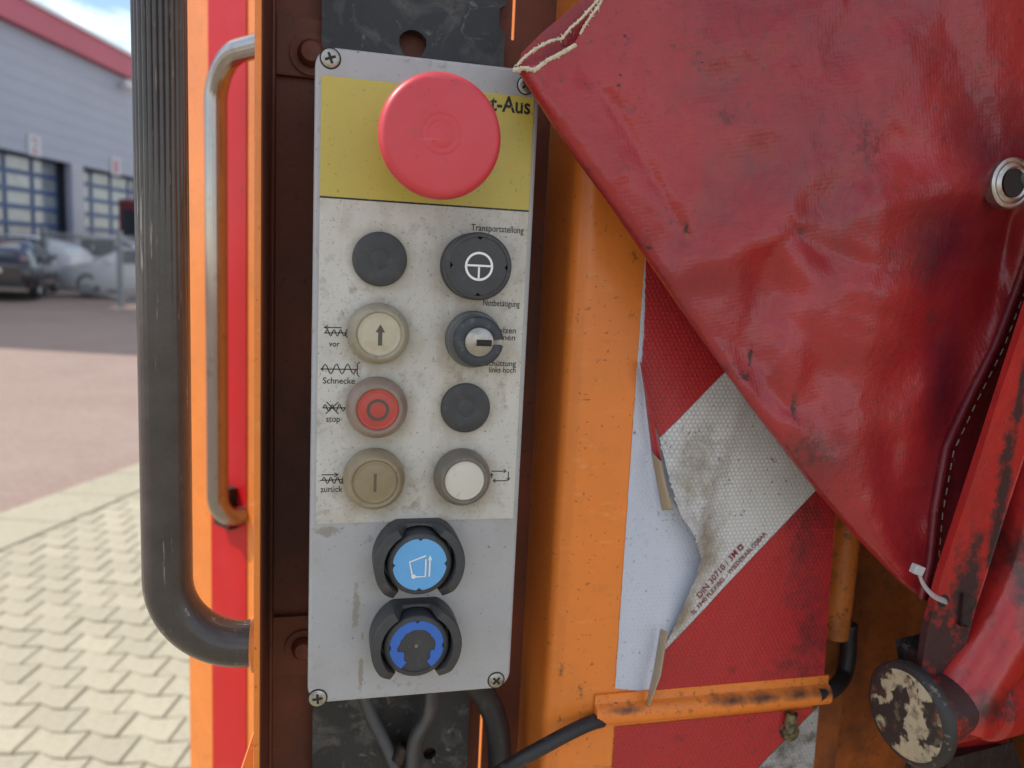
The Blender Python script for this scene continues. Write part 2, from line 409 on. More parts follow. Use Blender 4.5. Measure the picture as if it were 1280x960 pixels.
for (ga, gb) in opn:
    wall_y(m, prev, ga, -0.1, gt); prev = gb
wall_y(m, prev, YFAR, -0.1, gt)
wall_y(m, YN, YFAR, gt+0.002, HB)
m.box((XW-45, YN, -0.1), (XW-0.252, YN+0.25, HB)); m.box((XW-45, YFAR-0.25, -0.1), (XW-0.252, YFAR, HB))
z = 5.1
part(m, 'wall', wallm, hall)
m = MB()
while z < HB: m.box((XW+0.001, YN, z), (XW+0.014, YFAR, z+0.03)); z += 0.55
part(m, 'cladding_rib', wallm, hall, kind='stuff')
for (ga, gb) in opn:
    m = MB(); zz = 0.15
    while zz < gt-0.1: m.box((XW+0.003, gb+0.05, zz), (XW+0.03, gb+(g1a-g2b)-0.05, zz+0.1)); zz += 0.16
    part(m, 'pier_cladding', pierm, hall)
m = MB().box((XW-20, 12.4, -0.1), (XW+5.4, 19.35, 11.0)); part(m, 'shadow_block', wallm, hall)  # unseen block added beside the hall to cast the yard's shadow band
m = MB().box((XW-45.3, YN-0.3, HB+0.003), (XW+0.35, YFAR, HT)); part(m, 'fascia', fasc, hall)
m = MB().box((XW-45.4, YN-0.4, HT+0.003), (XW+0.45, YFAR+0.1, HT+0.16)); part(m, 'roof_edge', capm, hall)
for gi, (ga, gb) in enumerate(opn):
    m = MB(); xf = XW-0.62; nc, nr = (5 if gi == 0 else 4), 7
    w = (gb-ga)/nc; h = gt/nr
    for i in range(nc+1): m.box((xf-0.05, ga+i*w-0.07, 0), (xf+0.04, ga+i*w+0.07, gt))
    for j in range(nr+1):
        for i in range(nc): m.box((xf-0.05, ga+i*w+0.072, j*h-0.09), (xf+0.037, ga+(i+1)*w-0.072, j*h+0.09))
    m.box((xf-0.4, ga-0.2, -0.1), (xf-0.35, gb+0.2, gt+0.3))
    gate = part(m, 'gate', bluem, hall)
    for i in range(nc):
        for j in range(nr):
            pm = MB().box((xf-0.03, ga+i*w+0.075, j*h+0.094), (xf-0.01, ga+(i+1)*w-0.075, (j+1)*h-0.094))
            q = part(pm, 'pane', panem, gate)
    m = MB().box((XW-0.62, gb-0.03, 0), (XW-0.26, gb-0.002, gt)); part(m, 'jamb', darkm, hall)
for (px, py, n_) in ((43.5, 182, '2'), (145, 208, '1')):
    c_ = WX(px, py, XW+0.05)
    s = part(MB().box((XW+0.02, c_.y-0.42, c_.z-0.40), (XW+0.05, c_.y+0.42, c_.z+0.40)), 'number_sign', signm, hall)
    cu = text_mb(n_, (0, 0, 0), (0.34, 0, 0), 0.58, y=0)
    m = MB().add([(XW+0.054, c_.y-0.17+x, c_.z-0.29+zz) for x, yy, zz in cu.v], cu.f); part(m, 'number', numm, s)
c_ = WX(160, 107, XW+0.4); m = MB().lathe([(0.0, 0.28), (0.14, 0.25), (0.25, 0.12), (0.28, 0), (0.25, -0.1), (0, -0.14)], c_, axis=(1, -0.5, -0.3), seg=16)
m.bar((XW, c_.y, c_.z), (c_.x, c_.y, c_.z), 0.06, 0.06, up=Vector((0, 0, 1)))
part(m, 'wall_lamp', capm, hall)

# --- steel bar fence across the yard
fenm = pmat('fence_paint_grey', (0.22, 0.24, 0.26), 0.45, metal=0.1, var=0.05)
fa, fb = G(57, 366), G(170, 385); fd = (fb-fa).normalized(); fl = (fb-fa).length+4.5
fence = thing('bar_fence', 'grey steel bar fence crossing the yard in front of parked white cars', 'fence', ((fa+fb)/2), frame=ID)
FH = 1.72
m = MB(); k = 0.0
while k < fl:
    q = fa+fd*k; m.bar((q.x, q.y, 0.12), (q.x, q.y, FH), 0.017, 0.017, up=Vector((0, 1, 0))); k += 0.125
part(m, 'bars', fenm, fence, kind='stuff')
for zz in (0.2, FH-0.12):
    part(MB().bar(fa+fd*-0.2+Vector((0, 0, zz)), fa+fd*fl+Vector((0, 0, zz)), 0.05, 0.045, up=Vector((0, 0, 1))), 'rail', fenm, fence)
pp = G(127, 382); kp = (pp-fa).dot(fd)
for k in (0.0, kp, kp+2.6):
    q = fa+fd*k; part(MB().bar((q.x, q.y, -0.05), (q.x, q.y, FH+0.1), 0.11, 0.11, up=Vector((0, 1, 0))), 'post', fenm, fence)

# --- parked cars
glassm = pmat('car_glass', (0.02, 0.025, 0.03), 0.06, var=0.1, spec=0.8)
tyrem = pmat('tyre_rubber', (0.02, 0.02, 0.02), 0.85); rimm = pmat('rim_alloy', (0.45, 0.46, 0.48), 0.35, metal=0.8)
lampm = pmat('lamp_clear', (0.8, 0.82, 0.84), 0.1, spec=0.9); tailm = pmat('lamp_red', (0.35, 0.01, 0.01), 0.15); platem = pmat('number_plate_white', (0.78, 0.78, 0.76), 0.4)
blackpl = pmat('car_trim_black', (0.02, 0.02, 0.022), 0.5)
def car(name, label, pos, heading, paint, Lc=4.4, Hc=1.46, Wc=1.8, suv=0.0):
    e = thing(name, label, 'car', pos, group='cars parked behind the fence', frame=ID); del OFF[e.name]
    e.rotation_euler = (0, 0, heading); hw = Wc/2
    # stations from the tail (x=0) to the nose: x, sill, belt, roof, half width at belt, half width at roof
    S = [(0.00, 0.42, 0.80, 0.82, 0.74, 0.60), (0.06, 0.30, 0.95, 0.98, 0.86, 0.62), (0.25, 0.24, 1.00, 1.10+suv*0.2, 0.94, 0.62), (0.75, 0.20, 1.0, 1.38+suv*0.06, 0.98, 0.66),
         (1.4, 0.20, 0.97, Hc, 1.0, 0.70), (2.2, 0.20, 0.95, Hc, 1.0, 0.71), (2.7, 0.20, 0.94, Hc-0.05, 1.0, 0.68), (3.25, 0.20, 0.93, 1.12, 0.99, 0.70),
         (3.5, 0.20, 0.92, 0.96, 0.98, 0.72), (3.95, 0.22, 0.82, 0.86, 0.95, 0.6), (4.25, 0.26, 0.70, 0.73, 0.88, 0.5), (4.38, 0.34, 0.58, 0.60, 0.76, 0.4)]
    k = Lc/4.4; rings = []
    for (x, zs, zb, zr, wb, wr) in S:
        x *= k; wb *= hw; wr *= hw
        half = [(wb*0.9, zs), (wb, zs+0.12), (wb*1.0, lerp(zs, zb, 0.55)), (wb*0.97, zb), (lerp(wb*0.97, wr, 0.55), lerp(zb, zr, 0.6)), (wr, lerp(zb, zr, 0.93)), (wr*0.8, zr), (0, zr+0.015)]
        rings.append([(x, -a_, b_) for a_, b_ in half]+[(x, a_, b_) for a_, b_ in reversed(half[:-1])])
    m = MB(); n = len(rings[0]); vs_ = [q for r_ in rings for q in r_]
    fs_ = [(i*n+j, i*n+j+1, (i+1)*n+j+1, (i+1)*n+j) for i in range(len(rings)-1) for j in range(n-1)]
    fs_ += [tuple(range(n)), tuple((len(rings)-1)*n+j for j in reversed(range(n)))]
    m.add(vs_, fs_, True); part(m, 'body', paint, e, sharp=55)
    def patch(i0, i1, j0, j1, d, mat, nm, ins=0.06):
        a_, b_, c_, d_ = Vector(rings[i0][j0]), Vector(rings[i1][j0]), Vector(rings[i1][j1]), Vector(rings[i0][j1])
        ce = (a_+b_+c_+d_)/4; nn = (b_-a_).cross(d_-a_).normalized()
        if nn.dot(ce-Vector((2.2*k, 0, 0.8))) < 0: nn = -nn
        q = [lerp(v, ce, ins)+nn*d for v in (a_, b_, c_, d_)]; part(MB().add(q+[v-nn*0.03 for v in q], [(0, 1, 2, 3), (0, 4, 5, 1), (1, 5, 6, 2), (2, 6, 7, 3), (3, 7, 4, 0)]), nm, mat, e)
    for (i0, i1) in ((3, 4), (4, 5), (5, 6)):
        patch(i0, i1, 3, 5, 0.035, glassm, 'side_window'); patch(i0, i1, n-6, n-4, 0.035, glassm, 'side_window')
    patch(6, 8, 4, n-5, 0.05, glassm, 'windscreen', 0.08); patch(2, 3, 4, n-5, 0.05, glassm, 'rear_window', 0.1)
    for sx in (-1, 1):
        part(MB().lathe([(0, 0.03), (0.1, 0.02), (0.14, 0.0), (0.15, -0.03)], (0.08*k, sx*hw*0.7, 0.86), axis=(-1, 0, 0), seg=14), 'tail_lamp', tailm, e)
        part(MB().lathe([(0, 0.05), (0.12, 0.04), (0.17, 0.0), (0.18, -0.05)], (4.27*k, sx*hw*0.66, 0.64), axis=(1, 0, 0.2), seg=14), 'headlight', lampm, e)
        for xw in (0.8*k, 3.55*k):
            wh = part(MB().lathe([(0.20, 0.0), (0.30, 0.0), (0.325, -0.03), (0.325, -0.19), (0.2, -0.2)], (xw, sx*(hw*0.985), 0.325), axis=(0, sx, 0), seg=24), 'wheel', tyrem, e)
            part(MB().lathe([(0, -0.02), (0.05, -0.01), (0.19, -0.03), (0.21, 0.002)], (xw, sx*(hw*0.985), 0.325), axis=(0, sx, 0), seg=20), 'rim', rimm, wh)
    part(MB().box((-0.03, -0.26, 0.66), (0.02, 0.26, 0.77)), 'number_plate', platem, e)
    part(MB().box((-0.02, -hw*0.8, 0.3), (0.1, hw*0.8, 0.46)), 'bumper', blackpl, e)
    part(MB().box((4.30*k, -0.5, 0.36), (4.41*k, 0.5, 0.52)), 'grille', blackpl, e)
    for sx in (-1, 1): part(MB().box((2.95*k, sx*hw*0.97-0.09, 0.95), (3.08*k, sx*hw*0.97+0.09, 1.07)), 'mirror', paint, e)
    return e
cblk = pmat('car_paint_black', (0.012, 0.013, 0.018), 0.15, var=0.05, coat=0.8); cwht = pmat('car_paint_white', (0.86, 0.88, 0.90), 0.2, var=0.02, coat=0.8)
csil = pmat('car_paint_silver', (0.80, 0.82, 0.84), 0.2, metal=0.0, var=0.03, coat=0.8)
q = G(-12, 374); car('parked_car', 'black car parked with its tail and number plate towards the truck', (q.x, q.y, 0), R(112), cblk, Wc=1.85)
q = WY(106, 330, 25.4); car('parked_car', 'white car with dark side windows parked behind the black car', (q.x, 25.4, 0), R(178), cwht, Hc=1.56, suv=0.6)
q = WY(90, 360, 22.3); car('parked_car', 'silver white car nose to the fence with its headlights showing', (q.x+4.38, 22.6, 0), R(184), csil, Hc=1.42)
q = WY(150, 318, 28.0); car('parked_car', 'pale grey car standing beyond the silver white car', (q.x+1.6, 28.0, 0), R(174), csil, Hc=1.7, suv=1.0)
# red lorry cab in the far gate with a round lamp
lor = thing('red_lorry', 'dark red lorry front standing before the second gate', 'lorry', (WY(180, 300, 30).x, 30, 0), frame=ID)
q = WY(163, 250, 30); redl = pmat('lorry_paint_red', (0.12, 0.012, 0.02), 0.3, coat=0.5)
part(MB().box((q.x, 29, 0.5), (q.x+2.4, 33, 3.1)), 'cab', redl, lor, bevel=0.12)
part(MB().box((q.x+0.2, 28.97, 1.7), (q.x+2.2, 29.1, 2.7)), 'windscreen', glassm, lor)
for dx in (0.1, 2.0): part(MB().lathe([(0.0, 0.1), (0.2, 0.08), (0.24, 0)], (q.x+dx, 29.0, 1.55), axis=(0, -1, 0), seg=16), 'headlight', lampm, lor)
for dx in (0.2, 2.2): part(MB().lathe([(0, 0.15), (0.45, 0.15), (0.5, 0.1), (0.5, -0.15)], (q.x+dx, 30, 0.5), axis=(-1 if dx < 1 else 1, 0, 0), seg=20), 'wheel', tyrem, lor)

# ================================================================== THE TRUCK
PAINTL = [dict(s=14, lo=0.52, hi=0.72, c=(0.70, 0.21, 0.04), a=0.5), dict(s=300, lo=0.635, hi=0.68, c=(0.12, 0.05, 0.02), a=0.8), dict(s=60, lo=0.58, hi=0.72, c=(0.45, 0.15, 0.04), a=0.5),
          dict(s=120, lo=0.65, hi=0.69, c=(0.07, 0.035, 0.02), st=(0.35, 1, 1.6), a=0.85, ro=0.8, mask=(16, 0.45, 0.6))]
chips = [(P(x, y_, 0.022), Vector((a_, 0.01, b_))) for x, y_, a_, b_ in ((704, 333, 0.003, 0.006), (715, 372, 0.004, 0.0035), (713, 418, 0.005, 0.0012), (735, 386, 0.003, 0.002), (788, 394, 0.003, 0.004), (725, 862, 0.0035, 0.008), (702, 838, 0.0025, 0.012), (752, 450, 0.008, 0.0012), (770, 372, 0.004, 0.0015), (792, 320, 0.003, 0.006), (700, 900, 0.004, 0.004))]
paint = mk('orange_paint', ORANGE, 0.40, var=0.07, vsc=18, layers=PAINTL+[dict(k='blob', at=chips, s=420, wob=2.2, th=0.20, edge=0.25, c=(0.09, 0.045, 0.02), a=0.8), dict(s=120, lo=0.58, hi=0.68, c=(0.86, 0.36, 0.11), a=0.4, st=(0.5, 1, 1.8)), dict(s=5, lo=0.45, hi=0.7, c=(0.62, 0.19, 0.035), a=0.45)], bumps=[dict(s=700, h=0.00012), dict(s=60, h=0.0004)], coat=0.15)
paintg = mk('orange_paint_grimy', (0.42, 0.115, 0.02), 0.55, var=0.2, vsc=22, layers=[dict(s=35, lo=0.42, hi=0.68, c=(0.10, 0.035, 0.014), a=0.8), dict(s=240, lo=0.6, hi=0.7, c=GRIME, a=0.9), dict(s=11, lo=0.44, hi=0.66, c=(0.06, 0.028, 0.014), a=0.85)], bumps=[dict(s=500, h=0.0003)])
recess = mk('recess_paint_shaded_dirty', (0.19, 0.040, 0.012), 0.6, var=0.15, vsc=15, layers=[dict(s=9, lo=0.38, hi=0.62, c=(0.09, 0.026, 0.013), a=0.9, loc=(0.3, 0, 1.2)), dict(s=180, lo=0.6, hi=0.68, c=GRIME, a=0.8), dict(s=50, lo=0.6, hi=0.72, c=RUST, a=0.6)], bumps=[dict(s=300, h=0.0003)])  # base brown darkened to hold the bay's shade; specks and rust are dirt
blacksteel = mk('black_plate_worn', (0.022, 0.023, 0.026), 0.5, var=0.25, vsc=40, layers=[dict(s=30, lo=0.50, hi=0.62, c=(0.13, 0.125, 0.115), a=0.75, ro=0.7, dist=1.0), dict(s=70, lo=0.6, hi=0.68, c=(0.22, 0.21, 0.19), a=0.6, dist=1.5), dict(s=200, lo=0.62, hi=0.68, c=(0.06, 0.035, 0.025), a=0.8)], bumps=[dict(s=200, h=0.0005)])
rubber = mk('handle_rubber', (0.060, 0.051, 0.046), 0.27, var=0.2, vsc=60, layers=[dict(s=190, lo=0.62, hi=0.66, c=(0.30, 0.28, 0.25), st=(1.6, 1.6, 0.10), a=0.7, mask=(14, 0.38, 0.5)), dict(s=25, lo=0.55, hi=0.8, c=(0.09, 0.08, 0.075), a=0.4)], bumps=[dict(s=200, h=0.0002)])
cable = mk('cable_black', (0.022, 0.022, 0.024), 0.5, var=0.15, vsc=50, layers=[dict(s=120, lo=0.58, hi=0.72, c=(0.12, 0.11, 0.10), a=0.6)], bumps=[dict(s=300, h=0.0002)])
boltm = mk('bolt_steel_dirty', (0.03, 0.024, 0.02), 0.55, metal=0.3, layers=[dict(s=120, lo=0.5, hi=0.7, c=RUST, a=0.6)])
ZT, ZB = 0.32, -0.62
truck = thing('refuse_truck', 'tail of an orange refuse truck with recessed control bay and red stripes', 'truck', (0.1, 0.1, -1.35))
YB = 0.088
XF = P(318, 480, 0.01).x
# sheet channel that holds the control box
zs1, zs0 = P(640, 50, YB).z, P(603, 888, YB).z
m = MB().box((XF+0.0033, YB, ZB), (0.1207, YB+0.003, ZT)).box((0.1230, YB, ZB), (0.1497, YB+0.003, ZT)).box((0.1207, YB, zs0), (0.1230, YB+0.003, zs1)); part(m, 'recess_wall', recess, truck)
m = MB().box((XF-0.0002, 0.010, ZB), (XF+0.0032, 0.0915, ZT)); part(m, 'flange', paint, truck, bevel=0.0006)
m = MB().box((XF+0.0033, 0.0125, ZB), (XF+0.0037, 0.0750, ZT)); part(m, 'flange_shade_sheet', recess, truck, label='dirty inner face of the orange flange, darkened brown for shade')  # thin dark sheet added so the flange's inner face looks shaded
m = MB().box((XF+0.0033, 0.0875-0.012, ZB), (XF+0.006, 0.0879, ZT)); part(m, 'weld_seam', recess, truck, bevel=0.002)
# post: section swept along Z
XP0, XC, XR = 0.1500, 0.1605, 0.3470
YP = 0.021
part(MB().box((XP0, YP+0.0140, ZB), (XP0+0.003, 0.34, ZT)), 'recess_side', paint, truck)
sec = [(XP0, YP+0.0138), (XP0, YP+0.012)]
for i in range(1, 9):
    t = i/8*R(70); sec.append((XP0+0.0075*(1-math.cos(t)), YP+0.012-0.0085*math.sin(t)))
sec += [(XC-0.002, YP+0.0011), (XC, YP+0.0004), (XC+0.003, YP), (0.24, YP), (XR-0.001, YP), (XR, YP+0.001), (XR, 0.085)]
zs_ = [ZB+(ZT-ZB)*i/40 for i in range(41)]
m = MB(); vs_ = [(x, yv, z_) for z_ in zs_ for x, yv in sec]; n = len(sec)
m.add(vs_, [(i*n+j, i*n+j+1, (i+1)*n+j+1, (i+1)*n+j) for i in range(40) for j in range(n-1)], True)
part(m, 'corner_post', paint, truck, sharp=50)
m = MB().box((XR+0.0005, 0.085, ZB), (0.75, 0.088, ZT)); part(m, 'rear_panel', paintg, truck)
m = MB().box((0.500, -0.20, -1.25), (0.506, 0.0845, 0.55)); part(m, 'added_shade_plate', paintg, truck)  # plate added out of view on the right to block sky light
# inner edge strip at the back of the recess
m = MB().box((0.130, YB+0.01, ZB), (0.134, YB+0.06, ZT)); part(m, 'inner_rib', paint, truck)
# handle mounting plates and bolts on the recess wall
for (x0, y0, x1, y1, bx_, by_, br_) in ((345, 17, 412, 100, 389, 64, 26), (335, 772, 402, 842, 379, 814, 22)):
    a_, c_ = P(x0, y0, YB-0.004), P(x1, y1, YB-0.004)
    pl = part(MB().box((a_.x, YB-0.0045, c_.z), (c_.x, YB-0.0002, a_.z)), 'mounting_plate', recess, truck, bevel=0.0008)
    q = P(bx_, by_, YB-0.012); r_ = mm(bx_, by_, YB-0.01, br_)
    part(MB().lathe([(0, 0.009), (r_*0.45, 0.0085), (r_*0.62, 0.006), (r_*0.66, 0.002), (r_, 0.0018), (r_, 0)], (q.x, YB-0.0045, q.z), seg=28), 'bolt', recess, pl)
# black mounting plate behind the box, with holes
h1, h2 = P(516, 55, 0.0775), P(537, 942, 0.0775)
r1, r2 = mm(516, 55, 0.078, 17), mm(537, 942, 0.078, 8)
x0, x1 = P(402, 40, 0.078).x, P(631, 40, 0.078).x
nz1, nz0 = P(630, 12, 0.078).z, P(630, 34, 0.078).z
poly = [(x0, ZB), (x1-0.004, ZB), (x1-0.004, -0.2), (x1, -0.1), (x1, nz0-0.004), (x1-0.004, nz0), (x1-0.004, nz1), (x1, nz1+0.003), (x1, ZT), (x0, ZT)]
hole1 = [(h1.x+r1*math.cos(t_)*(1+0.08*math.sin(3*t_)), h1.z+r1*math.sin(t_)) for t_ in [2*math.pi*i/14 for i in range(14)]]
m = MB().prism(poly, 0.0775, 0.0825, [hole1, circ((h2.x, h2.z), r2, 20)])
part(m, 'mounting_board', blacksteel, truck, label='black worn steel board behind the control box')
# near grab handle: ribbed rubber over a bent tube
YH = 0.035
hb = P(209, 690, YH); he = P(308, 804, YH); rr = he.x-hb.x
zc = he.z+rr
pts = [(hb.x-0.0006*0, YH, z_) for z_ in [0.45-0.02*i for i in range(100)] if z_ > zc+0.004]
for i in range(0, 17):
    t = math.pi/2*i/16; pts.append((hb.x+rr*(1-math.cos(t)), YH, zc-rr*math.sin(t)))
pts += [(lerp(he.x, XF+0.001, t), YH, he.z) for t in (0.3, 0.7, 1.0)]
r_ = mm(206, 480, YH, 30.5)
zf1, zf0 = P(206, 120, YH).z, P(206, 420, YH).z
ribd_ = [0.0011*min(1, max(0.04, (q[2]-zf0)/(zf1-zf0))) for q in pts]
hm = MB().tube(pts, r_, seg=168, ribs=28, ribd=ribd_, up=(0, -1, 0))
gh = part(hm, 'grab_handle', rubber, truck, label='thick ribbed black rubber grab handle bent into the orange flange', sharp=60)
part(MB().lathe([(r_*1.25, 0), (r_*1.25, 0.002), (r_*1.06, 0.0035)], (XF-0.0004, YH, he.z), axis=(-1, 0, 0), seg=40), 'weld_collar', paint, gh)
# small tab at the foot of the flange
a_, c_ = P(301, 962, 0.06), P(310, 907, 0.06)
part(MB().prism([(a_.x, a_.z), (XF-0.001, a_.z), (XF-0.001, c_.z), (XF-0.003, c_.z)], 0.055, 0.062), 'tab', paint, truck)
# body side further on: orange edge with a red stripe, turned towards the sun side
def S_(px, py, Y): return P(px, py, Y)
fl0, fl1 = P(233, 480, 0.66), P(330, 480, 0.52)
fd_ = Vector((fl1.x-fl0.x, fl1.y-fl0.y, 0)); fn_ = Vector((fd_.y, -fd_.x, 0)).normalized()
if fn_.y > 0: fn_ = -fn_
def on_side(px, py):      # photo pixel to the body side plane
    d = cray(px, py); d = Vector((ex_c.dot(d), ey_c.dot(d), ez_c.dot(d)))
    return CP + d*((fl0-CP).dot(fn_)/d.dot(fn_))
redp = mk('red_stripe_film', (0.52, 0.008, 0.010), 0.4, var=0.06, vsc=12, spec=0.25, layers=[dict(s=30, lo=0.64, hi=0.72, c=(0.22, 0.02, 0.02), a=0.8), dict(s=9, lo=0.5, hi=0.8, c=(0.5, 0.05, 0.06), a=0.5)])
def slab(p0, p1, z0, z1, t, off):
    u0, u1 = Vector((p0.x, p0.y, 0))+fn_*off, Vector((p1.x, p1.y, 0))+fn_*off; w0, w1 = u0-fn_*t, u1-fn_*t
    return MB().add([(u0.x, u0.y, z0), (u1.x, u1.y, z0), (u1.x, u1.y, z1), (u0.x, u0.y, z1), (w0.x, w0.y, z0), (w1.x, w1.y, z0), (w1.x, w1.y, z1), (w0.x, w0.y, z1)],
                    [(0, 1, 2, 3), (7, 6, 5, 4), (0, 4, 5, 1), (1, 5, 6, 2), (2, 6, 7, 3), (3, 7, 4, 0)])
bs = part(slab(fl0, fl1+fd_*1.3, -1.3, 0.75, 0.03, 0.0), 'body_side', paint, truck)
s0, s1 = on_side(264, 480), on_side(309, 480)
part(slab(s0, s1, -1.3, 0.75, 0.0012, 0.0014), 'red_stripe', redp, bs)
# far grab handle
def hc(px, py):
    d = cray(px, py); d = Vector((ex_c.dot(d), ey_c.dot(d), ez_c.dot(d))); return CP + d*((fl0+fn_*0.034-CP).dot(fn_)/d.dot(fn_))
p_top, p_a, p_bot = hc(330, 62), hc(272, 330), hc(270, 655)
rf = mm(272, 330, 0.55, 13.0)
xx = hc(271, 400); ztop = hc(320, 58).z; zbot = hc(272, 650).z; rb = 0.05
ed = fd_.normalized()
pts = [Vector((xx.x, xx.y, 0))+ed*(rb*2.5)]; pts = []
base = Vector((xx.x, xx.y, 0))
pts.append(base+ed*(rb+0.10)-fn_*0.033+Vector((0, 0, ztop)))
for i in range(6):
    t = math.pi/2*i/5; pts.append(base+ed*(rb+0.10-0.022*(1-math.cos(t)))-fn_*(0.022*(1-math.sin(t)))+Vector((0, 0, ztop)))
pts.append(base+ed*(rb+0.04)+Vector((0, 0, ztop)))
for i in range(13):
    t = math.pi/2*i/12; pts.append(base+ed*(rb*(1-math.sin(t)))+Vector((0, 0, ztop-rb*(1-math.cos(t)))))
for i in range(1, 24): pts.append(base+Vector((0, 0, lerp(ztop-rb, zbot+0.03, i/24))))
for i in range(10):
    t = math.pi/2*i/9; pts.append(base-fn_*(0.025*(1-math.cos(t)))+Vector((0, 0, zbot+0.03-0.03*math.sin(t))))
pts.append(base-fn_*0.033+Vector((0, 0, zbot)))
alu = mk('handle_alloy', (0.34, 0.31, 0.29), 0.16, metal=1.0, var=0.08, layers=[dict(s=60, lo=0.55, hi=0.75, c=(0.12, 0.11, 0.10), a=0.6)])
fh = part(MB().tube(pts, rf, seg=120, ribs=20, ribd=0.00035), 'grab_handle', alu, truck, label='slim ribbed metal grab handle on the red striped body side', sharp=60)
a_ = on_side(278, 602)+fn_*0.003; c_ = on_side(298, 660)
part(slab(on_side(279, 630), on_side(298, 630), c_.z, a_.z, 0.012, 0.013), 'handle_bracket', boltm, fh)
q = on_side(291, 640)+fn_*0.014; part(MB().lathe([(0, 0.009), (0.008, 0.008), (0.009, 0)], q, axis=fn_, seg=6, smooth=False), 'bracket_bolt', boltm, fh)
# conduit covers welded on the post, half round
YQ = YP
def half_round(p, q, r, lip, matname, nm, side):       # p -> q along the post face; lip: flat welded strip on one side
    p, q = Vector(p), Vector(q); t = (q-p).normalized(); u = Vector((-t.z, 0, t.x))*side
    prof = [(-r, 0.0)]+[(-r*math.cos(math.pi*i/12), r*1.05*math.sin(math.pi*i/12)) for i in range(1, 12)]+[(r, 0.0018), (r+lip, 0.0015), (r+lip, 0)]
    m = MB(); N_ = 24; vs_ = []
    for i in range(N_+1):
        c_ = lerp(p, q, i/N_); k = 1.0
        for (w_, h_) in prof: vs_.append((c_.x+u.x*w_, c_.y-h_*k, c_.z+u.z*w_))
    n = len(prof); m.add(vs_, [(i*n+j, i*n+j+1, (i+1)*n+j+1, (i+1)*n+j) for i in range(N_) for j in range(n-1)], True)
    for e_ in (0, N_): m.f.append(tuple(e_*n+j for j in range(13))); m.sm.append(False)
    return part(m, nm, matname, truck, sharp=50)
ca, cb = P(744, 896, YP-0.004), P(1036, 869, YP-0.004); ca.y = cb.y = YP-0.0002; cb.z = lerp(ca.z, cb.z, 1.0)
rc = mm(890, 882, YP, 14)
g1 = [(Vector((lerp(ca.x, cb.x, t), YP, lerp(ca.z, cb.z, t)+rc*0.55)), Vector((0.022, 0.05, 0.0045))) for t in (0.12, 0.35, 0.55, 0.7, 0.85, 0.97)]
covm = mk('conduit_orange', ORANGE, 0.45, var=0.08, vsc=30, layers=PAINTL+[dict(k='blob', at=g1[2:], s=120, wob=1.3, soft=0.9, c=(0.03, 0.022, 0.02), a=0.9, ro=0.8), dict(k='blob', at=[(g1[0][0], Vector((0.016, 0.05, 0.003)))], s=150, wob=1.4, soft=0.8, c=(0.03, 0.022, 0.02), a=0.85), dict(s=140, lo=0.56, hi=0.68, c=RUST, a=0.6)], bumps=[dict(s=300, h=0.0005)])
half_round(ca, cb, rc, mm(890, 860, YP, 11), covm, 'conduit_cover', 1)
vt, vb = P(1068, 560, 0.07), P(1055, 797, 0.07)
va = Vector((0.3475+0.0125, 0.085, P(1068, 560, 0.07).z)); 
vx = P(1063, 720, 0.040).x
rv = mm(1062, 720, 0.045, 17.5)
vz0 = P(1058, 800, 0.042).z
half_round((vx, 0.0500, vz0), (vx, 0.0500, vt.z+0.06), rv, 0.004, mk('conduit_orange_aged', (0.62, 0.19, 0.035), 0.5, var=0.12, vsc=30, layers=PAINTL+[dict(s=40, lo=0.5, hi=0.68, c=(0.25, 0.085, 0.025), a=0.7), dict(s=160, lo=0.58, hi=0.66, c=GRIME, a=0.7)], bumps=[dict(s=300, h=0.0005)]), 'conduit_cover', 1)
part(MB().box((XR+0.0004, 0.0502, ZB), (vx+rv+0.0035, 0.0848, ZT)), 'cover_strip', paintg, truck)
q = P(987, 905, YP-0.003); m = MB().tube([(q.x, YP-0.004, q.z+0.009), (q.x, YP-0.004, q.z-0.004)], 0.0042, seg=12).lathe([(0, 0.006), (0.0062, 0.004), (0.007, 0)], (q.x+0.001, YP-0.001, q.z-0.006), seg=14)
part(m, 'clip', mk('clip_brass', (0.16, 0.13, 0.06), 0.5, layers=[dict(s=200, lo=0.45, hi=0.6, c=BLK)]), truck)

# --- cables
def cable_thing(label, pts, r, mat=cable, n=10):
    e = thing('power_cable', label, 'cable', pts[-1]); part(MB().tube(smooth_path(pts, n), r, seg=18), 'sheath', mat, e); return e
r_ = mm(700, 930, 0.02, 9)
cable_thing('thin black cable running into the left end of the orange conduit', [P(560, 1010, 0.06), P(610, 975, 0.03), P(650, 950, 0.012), P(700, 922, 0.010), P(735, 905, 0.014), P(752, 900, 0.018)], r_)
cable_thing('short black cable looping from the orange conduit end up into the vertical cover', [P(1020, 868, 0.018), P(1040, 862, 0.022), P(1054, 846, 0.04), P(1060, 822, 0.044), P(1061, 800, 0.045), P(1062, 780, 0.045)], mm(1055, 840, 0.05, 9.5))
cable_thing('thick black hose hanging at the lower right of the control box', [P(585, 845, 0.05), P(604, 866, 0.058), P(618, 896, 0.06), P(624, 930, 0.06), P(625, 1000, 0.06)], mm(615, 900, 0.06, 15))
greyc = mk('cable_grey', (0.075, 0.078, 0.085), 0.55, var=0.15, layers=[dict(s=60, lo=0.55, hi=0.75, c=(0.03, 0.03, 0.03), a=0.6)])
cable_thing('grey cable slanting across the black board below the control box', [P(448, 850, 0.055), P(462, 890, 0.062), P(484, 935, 0.066), P(505, 985, 0.066)], mm(470, 900, 0.065, 8), greyc)
e = thing('cable_sleeve', 'grey shrink sleeve hanging from the gland under the control box', 'cable sleeve', P(515, 1000, 0.062))
